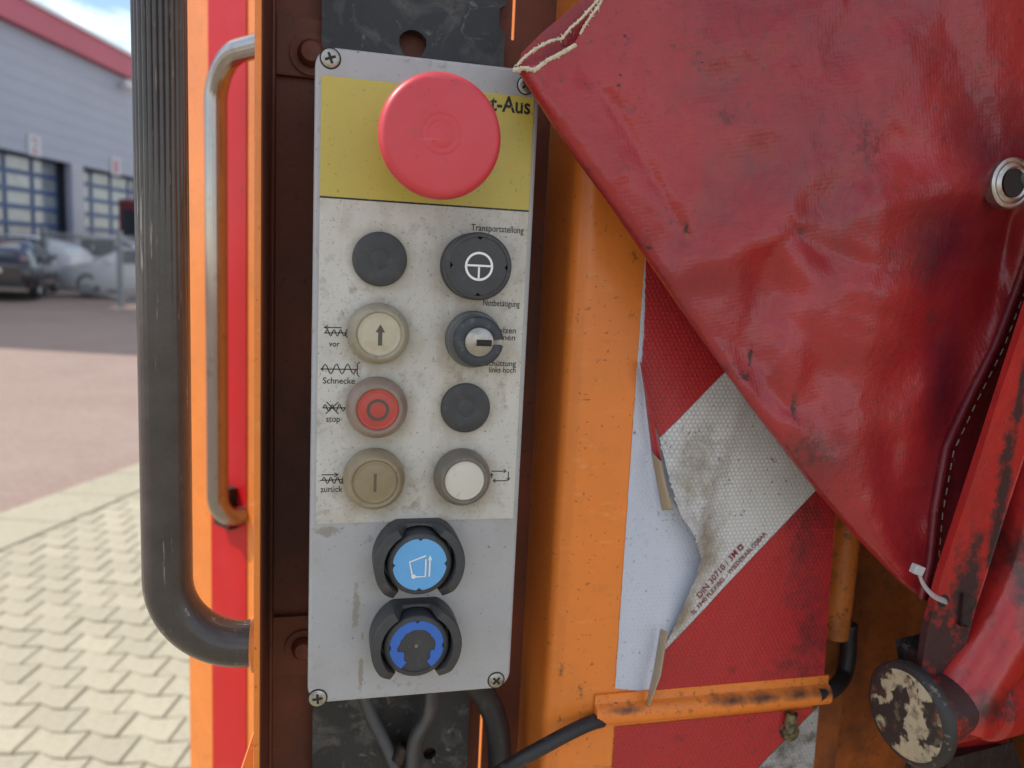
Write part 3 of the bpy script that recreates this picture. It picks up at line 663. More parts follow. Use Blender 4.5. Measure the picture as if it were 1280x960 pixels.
m = MB().tube(smooth_path([P(540, 860, 0.045), P(538, 888, 0.052), P(522, 918, 0.06), P(517, 950, 0.062), P(515, 1000, 0.062)], 8), [mm(520, 900, 0.06, 13)*(0.8+0.35*math.sin(i/32*3.0)) for i in range(33)], seg=20, flat=0.6)
part(m, 'sleeve', mk('sleeve_grey', (0.07, 0.072, 0.078), 0.42, var=0.2, vsc=60, bumps=[dict(s=80, h=0.001)]), e)
part(MB().lathe([(0.0, 0.0), (0.009, 0.0), (0.011, 0.003), (0.011, 0.012), (0.008, 0.016)], (P(536, 876, 0.04).x, 0.04, -0.3745), axis=(0, 0, 1), seg=24), 'gland', mk('gland_grey', (0.3, 0.3, 0.31), 0.5), e)
q = P(497, 956, 0.06); part(MB().lathe([(0.004, 0.0), (0.0055, 0.001), (0.0055, 0.012), (0.004, 0.013)], (q.x, 0.064, q.z), axis=(0.5, 0, 1), seg=18), 'ferrule', boltm, e)

# ================================================================== CONTROL BOX
BW, BH, BD = 0.118, 0.3564, 0.072
def bp(px, py, Y=0.0): return P(px, py, Y)
box = thing('control_box', 'grey metal control box with red emergency stop and push buttons in the orange bay', 'control box', (BW/2, 0.036, -BH))
stains = [(bp(445, 760), Vector((0.0025, 0.02, 0.016))), (bp(451, 842), Vector((0.0018, 0.02, 0.013))), (bp(409, 664), Vector((0.009, 0.02, 0.004))), (bp(453, 795), Vector((0.001, 0.02, 0.003)))]
greyb = mk('box_enamel_grey', (0.40, 0.40, 0.405), 0.42, var=0.05, vsc=20, layers=[
    dict(s=16, lo=0.50, hi=0.75, c=(0.27, 0.25, 0.22), a=0.55), dict(s=420, lo=0.62, hi=0.67, c=(0.15, 0.125, 0.1), a=0.6), dict(s=260, lo=0.655, hi=0.69, c=(0.06, 0.05, 0.04), a=0.8), dict(s=170, lo=0.54, hi=0.66, c=(0.21, 0.19, 0.155), a=0.6, mask=(26, 0.47, 0.6)),
    dict(s=120, lo=0.62, hi=0.72, c=(0.20, 0.17, 0.14), a=0.6, mask=(18, 0.45, 0.6)), dict(s=90, lo=0.68, hi=0.72, c=(0.5, 0.5, 0.5), st=(1, 1, 0.2), a=0.5),
    dict(k='blob', at=stains, s=260, wob=1.5, th=0.05, edge=0.2, c=(0.24, 0.215, 0.165), a=0.75)], bumps=[dict(s=450, h=0.0001)])
rc_ = 0.010
def rrect(x0, z0, x1, z1, r, n=6):
    out = []
    for (cx_, cz_, a0) in ((x1-r, z1-r, 0), (x0+r, z1-r, 90), (x0+r, z0+r, 180), (x1-r, z0+r, 270)):
        out += [(cx_+r*math.cos(R(a0+90*i/n)), cz_+r*math.sin(R(a0+90*i/n))) for i in range(n+1)]
    return out
m = MB(); rings = [(0.0, 0.0022), (-0.0000, 0.0012)]
prof = [(0.0016, 0.0), (0.0005, 0.0005), (0.0, 0.0016), (0.0, BD)]     # inset, depth
n = 28; vs_ = []
for ins, yy in prof: vs_ += [(x, yy, z_) for x, z_ in rrect(ins, -BH+ins, BW-ins, -ins, rc_-ins)]
m.add(vs_, [(i*n+j, i*n+(j+1) % n, (i+1)*n+(j+1) % n, (i+1)*n+j) for i in range(3) for j in range(n)], True)
m.f.append(tuple(range(n))); m.sm.append(False); m.f.append(tuple(reversed(range(3*n, 4*n)))); m.sm.append(False)
part(m, 'enclosure', greyb, box, sharp=30)
# label plates
yl = mk('label_yellow', (0.52, 0.42, 0.075), 0.4, var=0.04, vsc=15, layers=[dict(s=20, lo=0.5, hi=0.8, c=(0.42, 0.34, 0.09), a=0.5), dict(s=330, lo=0.64, hi=0.68, c=(0.22, 0.165, 0.06), a=0.7), dict(s=520, lo=0.63, hi=0.67, c=(0.3, 0.23, 0.07), a=0.6), dict(s=70, lo=0.64, hi=0.70, c=(0.36, 0.29, 0.09), st=(0.25, 1, 2), a=0.7)])
btnpos = [(475, 324, 0.021), (476, 420, 0.0235), (474, 512, 0.0235), (470, 603, 0.025), (592, 334, 0.025), (592, 426, 0.0245), (582, 510, 0.021), (579, 600, 0.024)]
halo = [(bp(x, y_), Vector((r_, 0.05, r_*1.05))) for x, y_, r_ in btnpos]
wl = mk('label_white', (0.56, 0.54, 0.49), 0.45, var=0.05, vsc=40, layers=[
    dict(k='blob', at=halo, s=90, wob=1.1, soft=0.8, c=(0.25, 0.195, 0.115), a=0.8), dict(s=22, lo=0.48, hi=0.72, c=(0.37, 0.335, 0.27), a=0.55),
    dict(s=30, lo=0.52, hi=0.68, c=(0.36, 0.30, 0.21), a=0.5, st=(1.6, 1, 0.35)), dict(s=700, lo=0.60, hi=0.66, c=(0.2, 0.155, 0.11), a=0.65), dict(s=330, lo=0.665, hi=0.70, c=(0.07, 0.06, 0.05), a=0.7), dict(s=110, lo=0.53, hi=0.66, c=(0.25, 0.205, 0.15), a=0.6, mask=(22, 0.46, 0.58)),
    dict(s=130, lo=0.655, hi=0.69, c=(0.13, 0.11, 0.09), st=(1, 1, 0.5), a=0.6, dist=2.5, mask=(20, 0.5, 0.6))], bumps=[dict(s=200, h=0.00008)])
yT = [bp(402, 91.5), bp(669, 125), bp(659.5, 264), bp(400, 246)]; wB = [bp(400, 247.5), bp(659, 265.5), bp(641, 646.5), bp(394, 656)]
xl = (yT[0].x+yT[3].x+wB[3].x)/3; xr = (yT[1].x+wB[2].x+yT[2].x)/3
zt = (yT[0].z+yT[1].z)/2; zm = (yT[2].z+yT[3].z)/2; zb = (wB[2].z+wB[3].z)/2
YL = -0.0007
def quad_plate(x0, z0, x1, z1, nm, mat): return part(MB().box((x0, YL, z0), (x1, 0.0002, z1)), nm, mat, box, bevel=0.0002)
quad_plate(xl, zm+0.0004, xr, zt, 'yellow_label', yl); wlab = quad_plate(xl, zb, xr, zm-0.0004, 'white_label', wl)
ink = mk('print_black', (0.014, 0.014, 0.016), 0.5, layers=[dict(s=500, lo=0.6, hi=0.68, c=(0.3, 0.29, 0.27), a=0.6)])
part(MB().box((xl, YL-0.0001, zm-0.0004), (xr, 0, zm+0.0004)), 'dividing_line', ink, box)
YI = YL-0.00015
def word(t, x0, y0, x1, y1, cappx, wt=0.0):
    pl, pr = bp(x0, y0), bp(x1, y1); pr.z = pl.z = (pl.z+pr.z)/2
    m = text_mb(t, pl, pr, mm((x0+x1)/2, y0, 0, cappx), y=YI, weight=wt); part(m, 'lettering', ink, box)
word('Not-Aus', 583, 134.5, 662, 143.5, 18.5, 0.02)
word('Transportstellung', 588.5, 288, 654, 292, 8.0, 0.009)
word('Notbetätigung', 603.5, 382, 649, 383.5, 7.5, 0.009)
word('Bolzen', 617, 416, 644.5, 416.5, 7.2, 0.009); word('öffnen', 616, 425, 643.5, 425, 7.2, 0.009)
word('Schüttung', 606, 457.5, 644.5, 457, 7.0, 0.009); word('links hoch', 611, 466, 644, 465, 7.0, 0.009)
word('vor', 411, 433, 424.5, 433, 7.0, 0.009); word('Schnecke', 403.5, 479, 443.5, 479.5, 7.6, 0.009)
word('stop', 407.5, 527, 425, 526.5, 7.6, 0.009); word('zurück', 400.5, 615, 428, 614, 7.6, 0.009)
LW = mm(420, 460, 0, 1.3)
def glyph(lines):
    m = MB()
    for pts in lines: m.ribbon([bp(x, y_) for x, y_ in pts], LW, YI)
    part(m, 'symbol', ink, box)
def wave(x0, x1, y0, amp, n): return [(lerp(x0, x1, i/(n*8)), y0-amp*math.sin(i/8*2*math.pi)) for i in range(n*8+1)]
glyph([[(405, 409), (427, 409.5)], [(410, 406.5), (405, 409), (410, 411)], wave(407, 432, 416, 4, 3), [(405, 416), (432, 416)], [(436, 410), (432.5, 413), (432.5, 420), (436, 423)]])
glyph([wave(403, 445, 461, 6, 3), [(401, 461), (446, 461.5)], [(404, 459), (401, 461), (404, 463)], [(450, 452), (446.5, 455), (446.5, 468), (449, 471)]])
glyph([wave(404, 431, 509.5, 4, 3), [(403, 509.5), (432, 509.5)], [(408, 502), (423, 517)], [(423, 502), (407, 517)]])
glyph([[(402, 593), (423, 593)], [(418, 590.5), (423, 593), (418, 595.5)], wave(403, 428, 600, 4, 3), [(400, 600), (428, 599)], [(431, 594), (428, 597), (428, 603), (431, 606)]])
glyph([[(614, 588.5), (632, 588.5)], [(629, 586), (632.5, 588.5), (629, 590.5)], [(635, 589), (635, 600)], [(632.5, 597), (635, 600), (637, 597)], [(634, 600.5), (616, 600.5)], [(619, 598), (616, 600.5), (619, 602.5)], [(614, 597), (614, 592)], [(612.5, 594), (614, 591), (616, 594)]])
# screws in the corners
scm = mk('screw_steel', (0.40, 0.38, 0.34), 0.38, metal=0.85, var=0.2, vsc=200, layers=[dict(s=300, lo=0.5, hi=0.7, c=(0.10, 0.08, 0.06), a=0.8)])
dirtm = mk('screw_grime', (0.02, 0.017, 0.015), 0.8)
for (x, y_, rp, rot) in ((413, 73, 13.2, 20), (657, 107, 11.5, 40), (620, 850, 11.0, 45), (397, 872.5, 12.2, 5)):
    q = bp(x, y_); r_ = mm(x, y_, 0, rp)
    s = part(MB().lathe([(0, 0.0012), (r_*0.7, 0.0011), (r_*0.86, 0.0006), (r_*0.88, -0.0005)], (q.x, 0, q.z), seg=28), 'screw', scm, box)
    mb = MB().lathe([(r_*0.86, 0.00012), (r_*1.0, 0.00014)], (q.x, 0, q.z), seg=28)
    for k in range(2):
        a_ = R(rot+90*k); d = Vector((math.cos(a_), 0, math.sin(a_)))*r_*0.52
        mb.bar((q.x-d.x, -0.0010-0.0003*k*0.4, q.z-d.z), (q.x+d.x, -0.0010-0.0003*k*0.4, q.z+d.z), r_*0.24, 0.0008)
    part(mb, 'recess', dirtm, s)
# --- emergency stop
redpl = mk('stop_red_plastic', (0.60, 0.050, 0.065), 0.42, var=0.05, vsc=25, layers=[dict(s=12, lo=0.45, hi=0.75, c=(0.50, 0.085, 0.11), a=0.7), dict(s=60, lo=0.58, hi=0.72, c=(0.40, 0.06, 0.075), a=0.5), dict(s=330, lo=0.65, hi=0.69, c=(0.20, 0.025, 0.03), a=0.6), dict(s=90, lo=0.6, hi=0.66, c=(0.66, 0.13, 0.15), a=0.4, st=(0.3, 1, 2))], bumps=[dict(s=500, h=0.00005)])
blackpl_ = mk('black_plastic', (0.042, 0.044, 0.047), 0.5, var=0.12, vsc=60, layers=[dict(s=150, lo=0.55, hi=0.75, c=(0.10, 0.095, 0.085), a=0.5), dict(s=420, lo=0.68, hi=0.72, c=(0.25, 0.23, 0.2), a=0.5)], bumps=[dict(s=400, h=0.0001)])
YE = -0.043; q = P(551, 170, YE); r_ = mm(551, 170, YE, 77.5)
es = part(MB().lathe([(0.0135, -0.043), (0.0135, -0.012), (0.017, -0.011), (0.017, -0.043)], (q.x, YE, q.z), seg=40), 'emergency_stop', blackpl_, box, label='large red mushroom emergency stop button')
cap = [(0.0, 0.0)]
H = 0.0042
cap = [(0.0, H*0.97), (0.0060, H*0.97), (0.0063, H*0.93), (0.0066, H*0.97), (0.0090, H*0.965), (0.0093, H*0.92), (0.0096, H*0.96)]
for t in [0.35, 0.5, 0.62, 0.72, 0.80, 0.86]: cap.append((r_*t, H*(1-0.28*t*t*t)))
rm = H*(1-0.28*0.86**3)
for i in range(1, 9):
    a_ = math.pi/2*i/8*1.15; cap.append((r_*0.86+r_*0.14*math.sin(a_), rm-0.0055*(1-math.cos(a_))))
cap += [(r_*0.93, -0.0065), (r_*0.62, -0.010), (0.013, -0.0115)]
part(MB().lathe(cap, (q.x, YE, q.z), seg=96), 'cap', redpl, es, sharp=75)
# --- plugs
for (x, y_, rp) in ((475, 324, 34), (582.5, 510.5, 31.2)):
    q = P(x, y_, -0.0035); r_ = mm(x, y_, -0.0035, rp)
    part(MB().lathe([(0, 0.0030), (r_*0.33, 0.0030), (r_*0.35, 0.00288), (r_*0.37, 0.0030), (r_*0.93, 0.0030), (r_*0.985, 0.0026), (r_, 0.0018), (r_, -0.0003)], (q.x, YL, q.z), seg=56), 'blanking_plug', blackpl_, box)
# --- booted push buttons
def bootmat(nm, col, dark, tr=0.0):
    return mk(nm, col, 0.42, var=0.08, vsc=90, layers=[dict(s=60, lo=0.45, hi=0.7, c=dark, a=0.75), dict(s=350, lo=0.6, hi=0.7, c=(0.10, 0.08, 0.05), a=0.5)], sss=0.15)
bt_w = bootmat('boot_silicone_pale', (0.34, 0.30, 0.22), (0.20, 0.165, 0.115)); bt_r = bootmat('boot_silicone_grey', (0.27, 0.20, 0.155), (0.17, 0.125, 0.09)); bt_b = bootmat('boot_silicone_brown', (0.29, 0.235, 0.145), (0.19, 0.145, 0.085)); bt_d = bootmat('boot_silicone_dark', (0.17, 0.15, 0.12), (0.09, 0.075, 0.055))
cap_w = mk('cap_cream', (0.50, 0.45, 0.33), 0.4, var=0.06, vsc=60, layers=[dict(s=90, lo=0.5, hi=0.75, c=(0.36, 0.30, 0.19), a=0.6)])
cap_r = mk('cap_red', (0.46, 0.060, 0.045), 0.4, var=0.1, vsc=80, layers=[dict(s=80, lo=0.5, hi=0.8, c=(0.33, 0.10, 0.075), a=0.5)])
cap_b = mk('cap_brown', (0.27, 0.215, 0.125), 0.4, var=0.1, vsc=70, layers=[dict(s=60, lo=0.45, hi=0.7, c=(0.19, 0.145, 0.08), a=0.7)])
cap_l = mk('cap_white', (0.60, 0.58, 0.50), 0.35, var=0.03, layers=[dict(s=140, lo=0.6, hi=0.72, c=(0.30, 0.25, 0.14), a=0.7)])
symd = mk('symbol_grey', (0.085, 0.075, 0.06), 0.5); symb = mk('symbol_brown', (0.11, 0.085, 0.05), 0.5, var=0.3)
def boot(x, y_, rp, capx, capy, caprp, hgt, bmat, cmat, nm, tilt=0.0, label=None):
    q = P(capx, capy, YL-hgt); r_ = mm(x, y_, YL-hgt*0.5, rp); rcap = mm(capx, capy, YL-hgt, caprp)
    prof = [(r_*0.99, -0.0002), (r_, 0.0015), (r_*0.995, hgt*0.40), (r_*0.965, hgt*0.62), (r_*0.90, hgt*0.80), (lerp(rcap, r_, 0.42), hgt*0.93), (rcap*1.10, hgt*0.985), (rcap*1.04, hgt*0.97), (rcap*1.0, hgt*0.90), (rcap*0.97, hgt*0.86)]
    p_ = part(MB().lathe(prof, (q.x, YL, q.z), seg=64), nm, bmat, box, sharp=60, label=label)
    part(MB().lathe([(0, hgt*0.925), (rcap*0.78, hgt*0.922), (rcap*0.86, hgt*0.90), (rcap*0.88, hgt*0.915), (rcap*0.95, hgt*0.905), (rcap*1.005, hgt*0.86)], (q.x, YL, q.z), seg=56), 'cap', cmat, p_, sharp=60)
    return p_, q, YL-hgt*0.935
p_, q, ys_ = boot(472, 418, 38.5, 474.5, 418.5, 27.5, 0.0115, bt_w, cap_w, 'push_button', label='cream push button with an upward arrow')
a_, c_ = P(475, 432, ys_), P(475.5, 405.5, ys_); w = 0.0011
m = MB().add([(a_.x-w, ys_, a_.z), (a_.x+w, ys_, a_.z), (a_.x+w, ys_, c_.z-0.0042), (a_.x+w*2.3, ys_, c_.z-0.0042), (a_.x, ys_, c_.z), (a_.x-w*2.3, ys_, c_.z-0.0042), (a_.x-w, ys_, c_.z-0.0042)], [(0, 1, 2, 6), (5, 3, 4)])
part(m, 'arrow', symd, p_)
p_, q, ys_ = boot(471, 511, 38.5, 472.5, 513, 26.5, 0.0125, bt_r, cap_r, 'push_button', label='red push button with a dark ring')
ri = mm(472, 513, ys_, 14); part(MB().lathe([(ri*0.72, 0.0), (ri, 0.0)], (q.x, ys_, q.z), seg=40), 'ring', symd, p_)
p_, q, ys_ = boot(468, 601, 38.5, 469, 604, 28.0, 0.0125, bt_b, cap_b, 'push_button', label='brown aged push button with a short bar')
part(MB().box((q.x-0.0007, ys_-0.0001, q.z-0.005), (q.x+0.0007, ys_+0.0004, q.z+0.005)), 'bar_mark', symb, p_)
p_, q, ys_ = boot(578.5, 598, 35.5, 581.5, 602, 25.5, 0.0135, bt_d, cap_l, 'push_button', label='white push button in a dark sleeve')
# --- black knob with a white sign
YK = -0.021; q = P(599, 333, YK); r_ = mm(599, 333, YK, 42.5)
kn = part(MB().lathe([(r_*1.0, -0.0002), (r_*1.01, 0.004), (r_*0.99, 0.0055), (r_*0.90, 0.006), (r_*0.90, 0.009), (r_*0.985, 0.0095), (r_, 0.011), (r_, 0.0185), (r_*0.985, 0.0198), (r_*0.95, 0.0203), (r_*0.86, 0.0203)], (q.x, YL, q.z), seg=64), 'knob', blackpl_, box, label='black round knob with a white divided circle sign')
def notched(cx_, cz_, r, n=96, dep=0.10, wid=0.10):
    out = []
    for i in range(n):
        a_ = 2*math.pi*i/n; d = min(abs(((a_-k*math.pi/2+math.pi) % (2*math.pi))-math.pi) for k in range(4))
        rr_ = r*(1-max(0, dep*(1-d/wid))); out.append((cx_+rr_*math.cos(a_), cz_+rr_*math.sin(a_)))
    return out
part(MB().prism(notched(q.x, q.z, r_*0.855), YL-0.0199, YL-0.016), 'insert', blackpl_, kn)
whp = mk('print_white', (0.80, 0.80, 0.78), 0.5, var=0.03)
ys_ = YL-0.0201; r3 = mm(599, 333, YK, 18)
m = MB().lathe([(r3*0.84, 0), (r3, 0)], (q.x, ys_, q.z), seg=40)
m.add([(q.x-r3*0.86, ys_, q.z-r3*0.06+0.0003), (q.x+r3*0.86, ys_, q.z-r3*0.06+0.0003), (q.x+r3*0.86, ys_, q.z+r3*0.08+0.0003), (q.x-r3*0.86, ys_, q.z+r3*0.08+0.0003)], [(0, 1, 2, 3)])
m.add([(q.x-r3*0.07, ys_, q.z-r3*0.9), (q.x+r3*0.07, ys_, q.z-r3*0.9), (q.x+r3*0.07, ys_, q.z-r3*0.05), (q.x-r3*0.07, ys_, q.z-r3*0.05)], [(0, 1, 2, 3)])
part(m, 'symbol', whp, kn)
# --- key switch
YS = -0.020; q = P(599, 427.5, YS); r_ = mm(599, 427.5, YS, 31.5)
greypl = mk('grey_plastic', (0.115, 0.12, 0.12), 0.5, var=0.1, vsc=70, layers=[dict(s=120, lo=0.5, hi=0.75, c=(0.20, 0.185, 0.16), a=0.5)])
ks = part(MB().lathe([(r_*1.16, -0.0002), (r_*1.17, 0.004), (r_*1.13, 0.0058), (r_*1.03, 0.0062), (r_*1.02, 0.012), (r_*0.9, 0.0125)], (q.x, YL, q.z), seg=56), 'key_switch', greypl, box, label='black key switch with a steel lock')
dkp = mk('collar_blue_black', (0.035, 0.042, 0.050), 0.5, var=0.15, vsc=70, layers=[dict(s=160, lo=0.55, hi=0.7, c=(0.16, 0.16, 0.155), a=0.6)])
g = R(8)
m = MB().lathe([(r_*0.55, 0.008), (r_*0.56, 0.0190), (r_*0.60, 0.0195), (r_*0.94, 0.0195), (r_*0.99, 0.0188), (r_, 0.0178), (r_, 0.0120)], (q.x, YL, q.z), seg=52, a0=g, a1=2*math.pi-g, up=(1, 0, 0))
part(m, 'collar', dkp, ks, sharp=60)
r5 = mm(600, 428, YS, 18.5)
lk = part(MB().lathe([(0, 0.0206), (r5*0.88, 0.0206), (r5*0.97, 0.0202), (r5, 0.0195), (r5, 0.010)], (q.x, YL, q.z), seg=40), 'lock', mk('lock_steel', (0.36, 0.34, 0.31), 0.30, metal=0.8, var=0.2, vsc=150, layers=[dict(s=200, lo=0.5, hi=0.7, c=(0.22, 0.19, 0.15), a=0.7)]), ks)
a_, c_ = P(595, 432.5, YS), P(615, 425, YS); zk = P(605, 428.5, YS).z
part(MB().box((a_.x, YL-0.0209, zk-0.0017), (a_.x+0.0082, YL-0.015, zk+0.0017)), 'keyhole', dirtm, ks)
part(MB().box((a_.x+0.0012, YL-0.0212, zk-0.0004), (a_.x+0.0080, YL-0.016, zk+0.0003)), 'keyway_ward', boltm, ks)
part(MB().box((q.x+r_*0.6, YL-0.0150, q.z-r_*0.12), (q.x+r_*0.985, YL-0.010, q.z+r_*0.12)), 'index_mark', cap_l, ks)
# --- two blue buttons in black guards
bl1 = mk('blue_insert_pale', (0.13, 0.40, 0.74), 0.42, var=0.05, vsc=60, layers=[dict(s=200, lo=0.64, hi=0.72, c=(0.06, 0.15, 0.3), a=0.6)])
bl2 = mk('blue_insert_dark', (0.035, 0.14, 0.52), 0.42, var=0.06, vsc=60, layers=[dict(s=200, lo=0.64, hi=0.72, c=(0.02, 0.05, 0.15), a=0.6)])
for k, (x, y_, gx, gy) in enumerate(((525, 706, 523, 701), (521, 808.5, 517, 802))):
    YG = -0.016; q = P(x, y_, YG); r_ = mm(x, y_, YG, 40.5); ro = mm(gx, gy, YG*0.7, 56.5); ri = r_*1.10
    # guard: ring open towards the bottom with high wings left and right, low bridge on top
    m = MB(); N_ = 72; vs_ = []; a0, a1 = R(-56), R(236)
    for i in range(N_+1):
        t = a0+(a1-a0)*i/N_; dt = abs(((t-math.pi/2+math.pi) % (2*math.pi))-math.pi)     # angle off the top
        kx = min(1, max(0, (dt-R(22))/R(10))); hh = lerp(0.008, 0.0185, kx)
        if dt > R(128): hh = lerp(hh, 0.0125, (dt-R(128))/R(18))
        rot_ = ro*(1.0 if dt > R(40) else min(1.0, 0.86/math.cos(min(dt, R(30)))))
        cs, sn = math.cos(t), math.sin(t)
        for (rr_, h_) in ((ri*1.01, 0.0), (ri, hh-0.0006), (ri*1.015, hh), (rot_*0.965, hh*0.97), (rot_*0.995, hh*0.97-0.001), (rot_*1.0, hh*0.55), (rot_*1.0, -0.0)):
            vs_.append((q.x+rr_*cs, YL*0-h_, q.z+rr_*sn))
    m.add(vs_, [(i*7+j, i*7+j+1, (i+1)*7+j+1, (i+1)*7+j) for i in range(N_) for j in range(6)], True)
    m.f.append(tuple(range(7))); m.sm.append(False); m.f.append(tuple(N_*7+j for j in range(7))); m.sm.append(False)
    pb = part(m, 'guarded_button', blackpl_, box, sharp=45, label=('black guarded button with pale blue face and white bin sign', 'black guarded button with worn dark blue face')[k])
    part(MB().lathe([(r_*1.03, -0.001), (r_*1.03, 0.006), (r_, 0.007), (r_, 0.0145), (r_*0.97, 0.0157), (r_*0.84, 0.0160), (r_*0.82, 0.0152), (0, 0.0152)], (q.x, 0, q.z), seg=60), 'bezel', blackpl_, pb, sharp=60)
    bezel_y = -0.0158; rin = r_*0.835
    if k == 0:
        part(MB().prism(notched(q.x, q.z, rin), bezel_y, bezel_y+0.003), 'insert', bl1, pb)
        m = MB(); yy = bezel_y-0.0002; lw = mm(x, y_, YG, 2.0); z4 = lambda px, py: P(px, py, bezel_y)
        for pts in (((532.5, 694.5), (512, 702.5), (515.5, 720)), ((517, 721), (531.5, 720.5), (532.5, 699)), ((536.5, 720.5), (537.5, 699))): m.ribbon([z4(*t) for t in pts], lw, yy)
        a_ = z4(516.8, 720.5); m.lathe([(0, 0.0001), (lw*1.45, 0.0001)], (a_.x, yy, a_.z), seg=16)
        tip = [z4(537.6, 693.5), z4(535, 700), z4(540.2, 700.2)]; m.add([(t.x, yy, t.z) for t in tip], [(0, 1, 2)])
        part(m, 'symbol', whp, pb)
    else:
        # what is left of the blue foil: a ragged horseshoe open at the bottom
        outer, inner = [], []
        for i in range(61):
            t = R(-56)+R(292)*i/60; d = min(abs(((t-j*math.pi/2+math.pi) % (2*math.pi))-math.pi) for j in range(4))
            rr_ = rin*(1-max(0, 0.10*(1-d/0.10))); outer.append((q.x+rr_*math.cos(t), q.z+rr_*math.sin(t)))
            r2_ = rin*(min(0.67, 0.50/max(0.01, abs(math.cos(t)))) if math.sin(t) < -0.25 else 0.67)*(1+0.05*vnoise(t*2.2, 1)+0.05*vnoise(t*7, 4)+0.03*vnoise(t*19, 6)+(0.12*math.exp(-((t-R(185))/0.16)**2))-0.06*math.exp(-((t-R(212))/0.2)**2)); r2_ = min(r2_, rr_*0.93)
            inner.append((q.x+0.0003+r2_*math.cos(t), q.z-0.0004+r2_*math.sin(t)*1.02))
        m = MB().prism(outer+list(reversed(inner)), bezel_y, bezel_y+0.0005); part(m, 'insert', bl2, pb)
        part(MB().lathe([(0.0004, 0.0003), (0.0010, 0.0004), (0.0011, -0.001)], (q.x-0.0003, -0.0152, q.z+0.0004), seg=14), 'stud', scm, pb)

# ================================================================== WARNING FILM (red and white, honeycomb, torn and peeling)
HEX = 0.0031
def film_mat(nm, col, line, dirt, extra=()):
    return mk(nm, col, 0.38, var=0.05, vsc=14, layers=[dict(k='hex', size=HEX, w=0.07, c=line, a=0.55, mask=(16, 0.30, 0.55)), dict(s=18, lo=0.46, hi=0.70, c=dirt, a=0.6), dict(s=380, lo=0.64, hi=0.68, c=(0.05, 0.04, 0.03), a=0.8)]+list(extra),
              bumps=[dict(k='hex', size=HEX, h=0.00025, a=0.6), dict(s=60, h=0.0006)])
def fb_(*l): return [(P(x, y_, YP), Vector((rx, 0.05, rz))) for x, y_, rx, rz in l]
f_white = film_mat('film_white', (0.66, 0.66, 0.65), (0.27, 0.27, 0.26), (0.46, 0.45, 0.42), [
    dict(k='blob', at=fb_((866, 590, 0.022, 0.034), (876, 680, 0.017, 0.045), (848, 760, 0.016, 0.03)), s=90, wob=1.5, edge=0.5, th=0.0, c=(0.27, 0.225, 0.15), a=0.85),
    dict(k='blob', at=fb_((862, 540, 0.012, 0.004), (880, 552, 0.010, 0.005), (897, 572, 0.008, 0.008), (908, 600, 0.006, 0.012), (925, 640, 0.006, 0.012), (1003, 590, 0.010, 0.004), (965, 573, 0.008, 0.004)), s=420, wob=2.6, th=0.42, edge=0.2, c=(0.04, 0.034, 0.028), a=0.75)])
f_base = film_mat('film_base_bluish', (0.54, 0.58, 0.68), (0.66, 0.69, 0.74), (0.48, 0.52, 0.62), [dict(s=170, lo=0.62, hi=0.68, c=(0.05, 0.045, 0.05), a=0.7, mask=(9, 0.5, 0.62))])
f_red = film_mat('film_red', (0.46, 0.022, 0.026), (0.33, 0.016, 0.018), (0.36, 0.022, 0.026), [dict(k='blob', at=fb_((1005, 660, 0.018, 0.07), (1010, 800, 0.02, 0.06), (905, 690, 0.01, 0.01), (990, 830, 0.03, 0.012), (940, 868, 0.05, 0.004)), s=120, wob=1.8, edge=0.6, th=0.0, c=(0.07, 0.018, 0.022), a=0.7), dict(s=55, lo=0.6, hi=0.75, c=(0.10, 0.014, 0.016), a=0.6)])
f_back = mk('film_backing_tan', (0.36, 0.29, 0.19), 0.5, var=0.05)
ctr = P(850, 650, YP); c2 = P(880, 610, YP)
def film_y(X, Z):
    d1 = math.exp(-(((X-ctr.x)/0.020)**2+((Z-ctr.z)/0.055)**2)); d2 = math.exp(-(((X-c2.x-0.35*(Z-c2.z))/0.007)**2+((Z-c2.z)/0.05)**2))
    return YP-0.0014-0.0060*d1-0.0022*d2-(0.0012*abs(vnoise(X*60, Z*45))+0.0007*abs(vnoise(X*150, Z*110, 2)))*math.exp(-((X-ctr.x)/0.03)**2-((Z-ctr.z)/0.08)**2)
film = thing('warning_film', 'torn red and white honeycomb warning film peeling off the orange post', 'sticker', P(900, 862, YP))
def pl_strip(mb, left, right, n, m_, fy, wob=0.0, lift=0.0):
    def fn(u, v):
        a_ = poly_at(left, v); b_ = poly_at(right, v); px, py = lerp(a_[0], b_[0], u), lerp(a_[1], b_[1], u)
        if wob and u == 0: px += wob*vnoise(py*0.13, 3)+wob*0.7*vnoise(py*0.41, 5)
        q = P(px, py, YP); yy = fy(q.x, q.z)-lift*math.exp(-u/0.07)*(math.sin(math.pi*min(1, v*1.05))**0.7 if 0 < v < 0.95 else 0.0)*(1+0.35*vnoise(v*14, 2))
        return (q.x, yy, q.z)
    mb.grid(lambda u, v: fn(u*u if lift else u, v), n, m_)
    return mb
flat = lambda d: (lambda X, Z: YP-d)
part(pl_strip(MB(), [(806, 322), (795, 470), (768.5, 860)], [(905, 322), (900, 470), (880, 872)], 8, 60, flat(0.0005), 0.7), 'base_layer', f_base, film)
part(pl_strip(MB(), [(807, 300), (804, 420), (801, 455), (812, 515), (822, 546)], [(1085, 60), (1045, 325)], 40, 60, film_y, 1.2), 'red_stripe', f_red, film)
part(pl_strip(MB(), [(822, 546.8), (826, 576), (839, 636), (853, 655), (865.5, 690), (862, 712), (850, 745), (837, 785), (829, 811)], [(1045, 326), (1046, 583)], 90, 150, film_y, 3.2, 0.0065), 'white_stripe', f_white, film)
part(pl_strip(MB(), [(829, 812), (822, 838), (813, 868)], [(1046, 584), (1027, 868)], 50, 60, film_y), 'red_stripe', f_red, film)
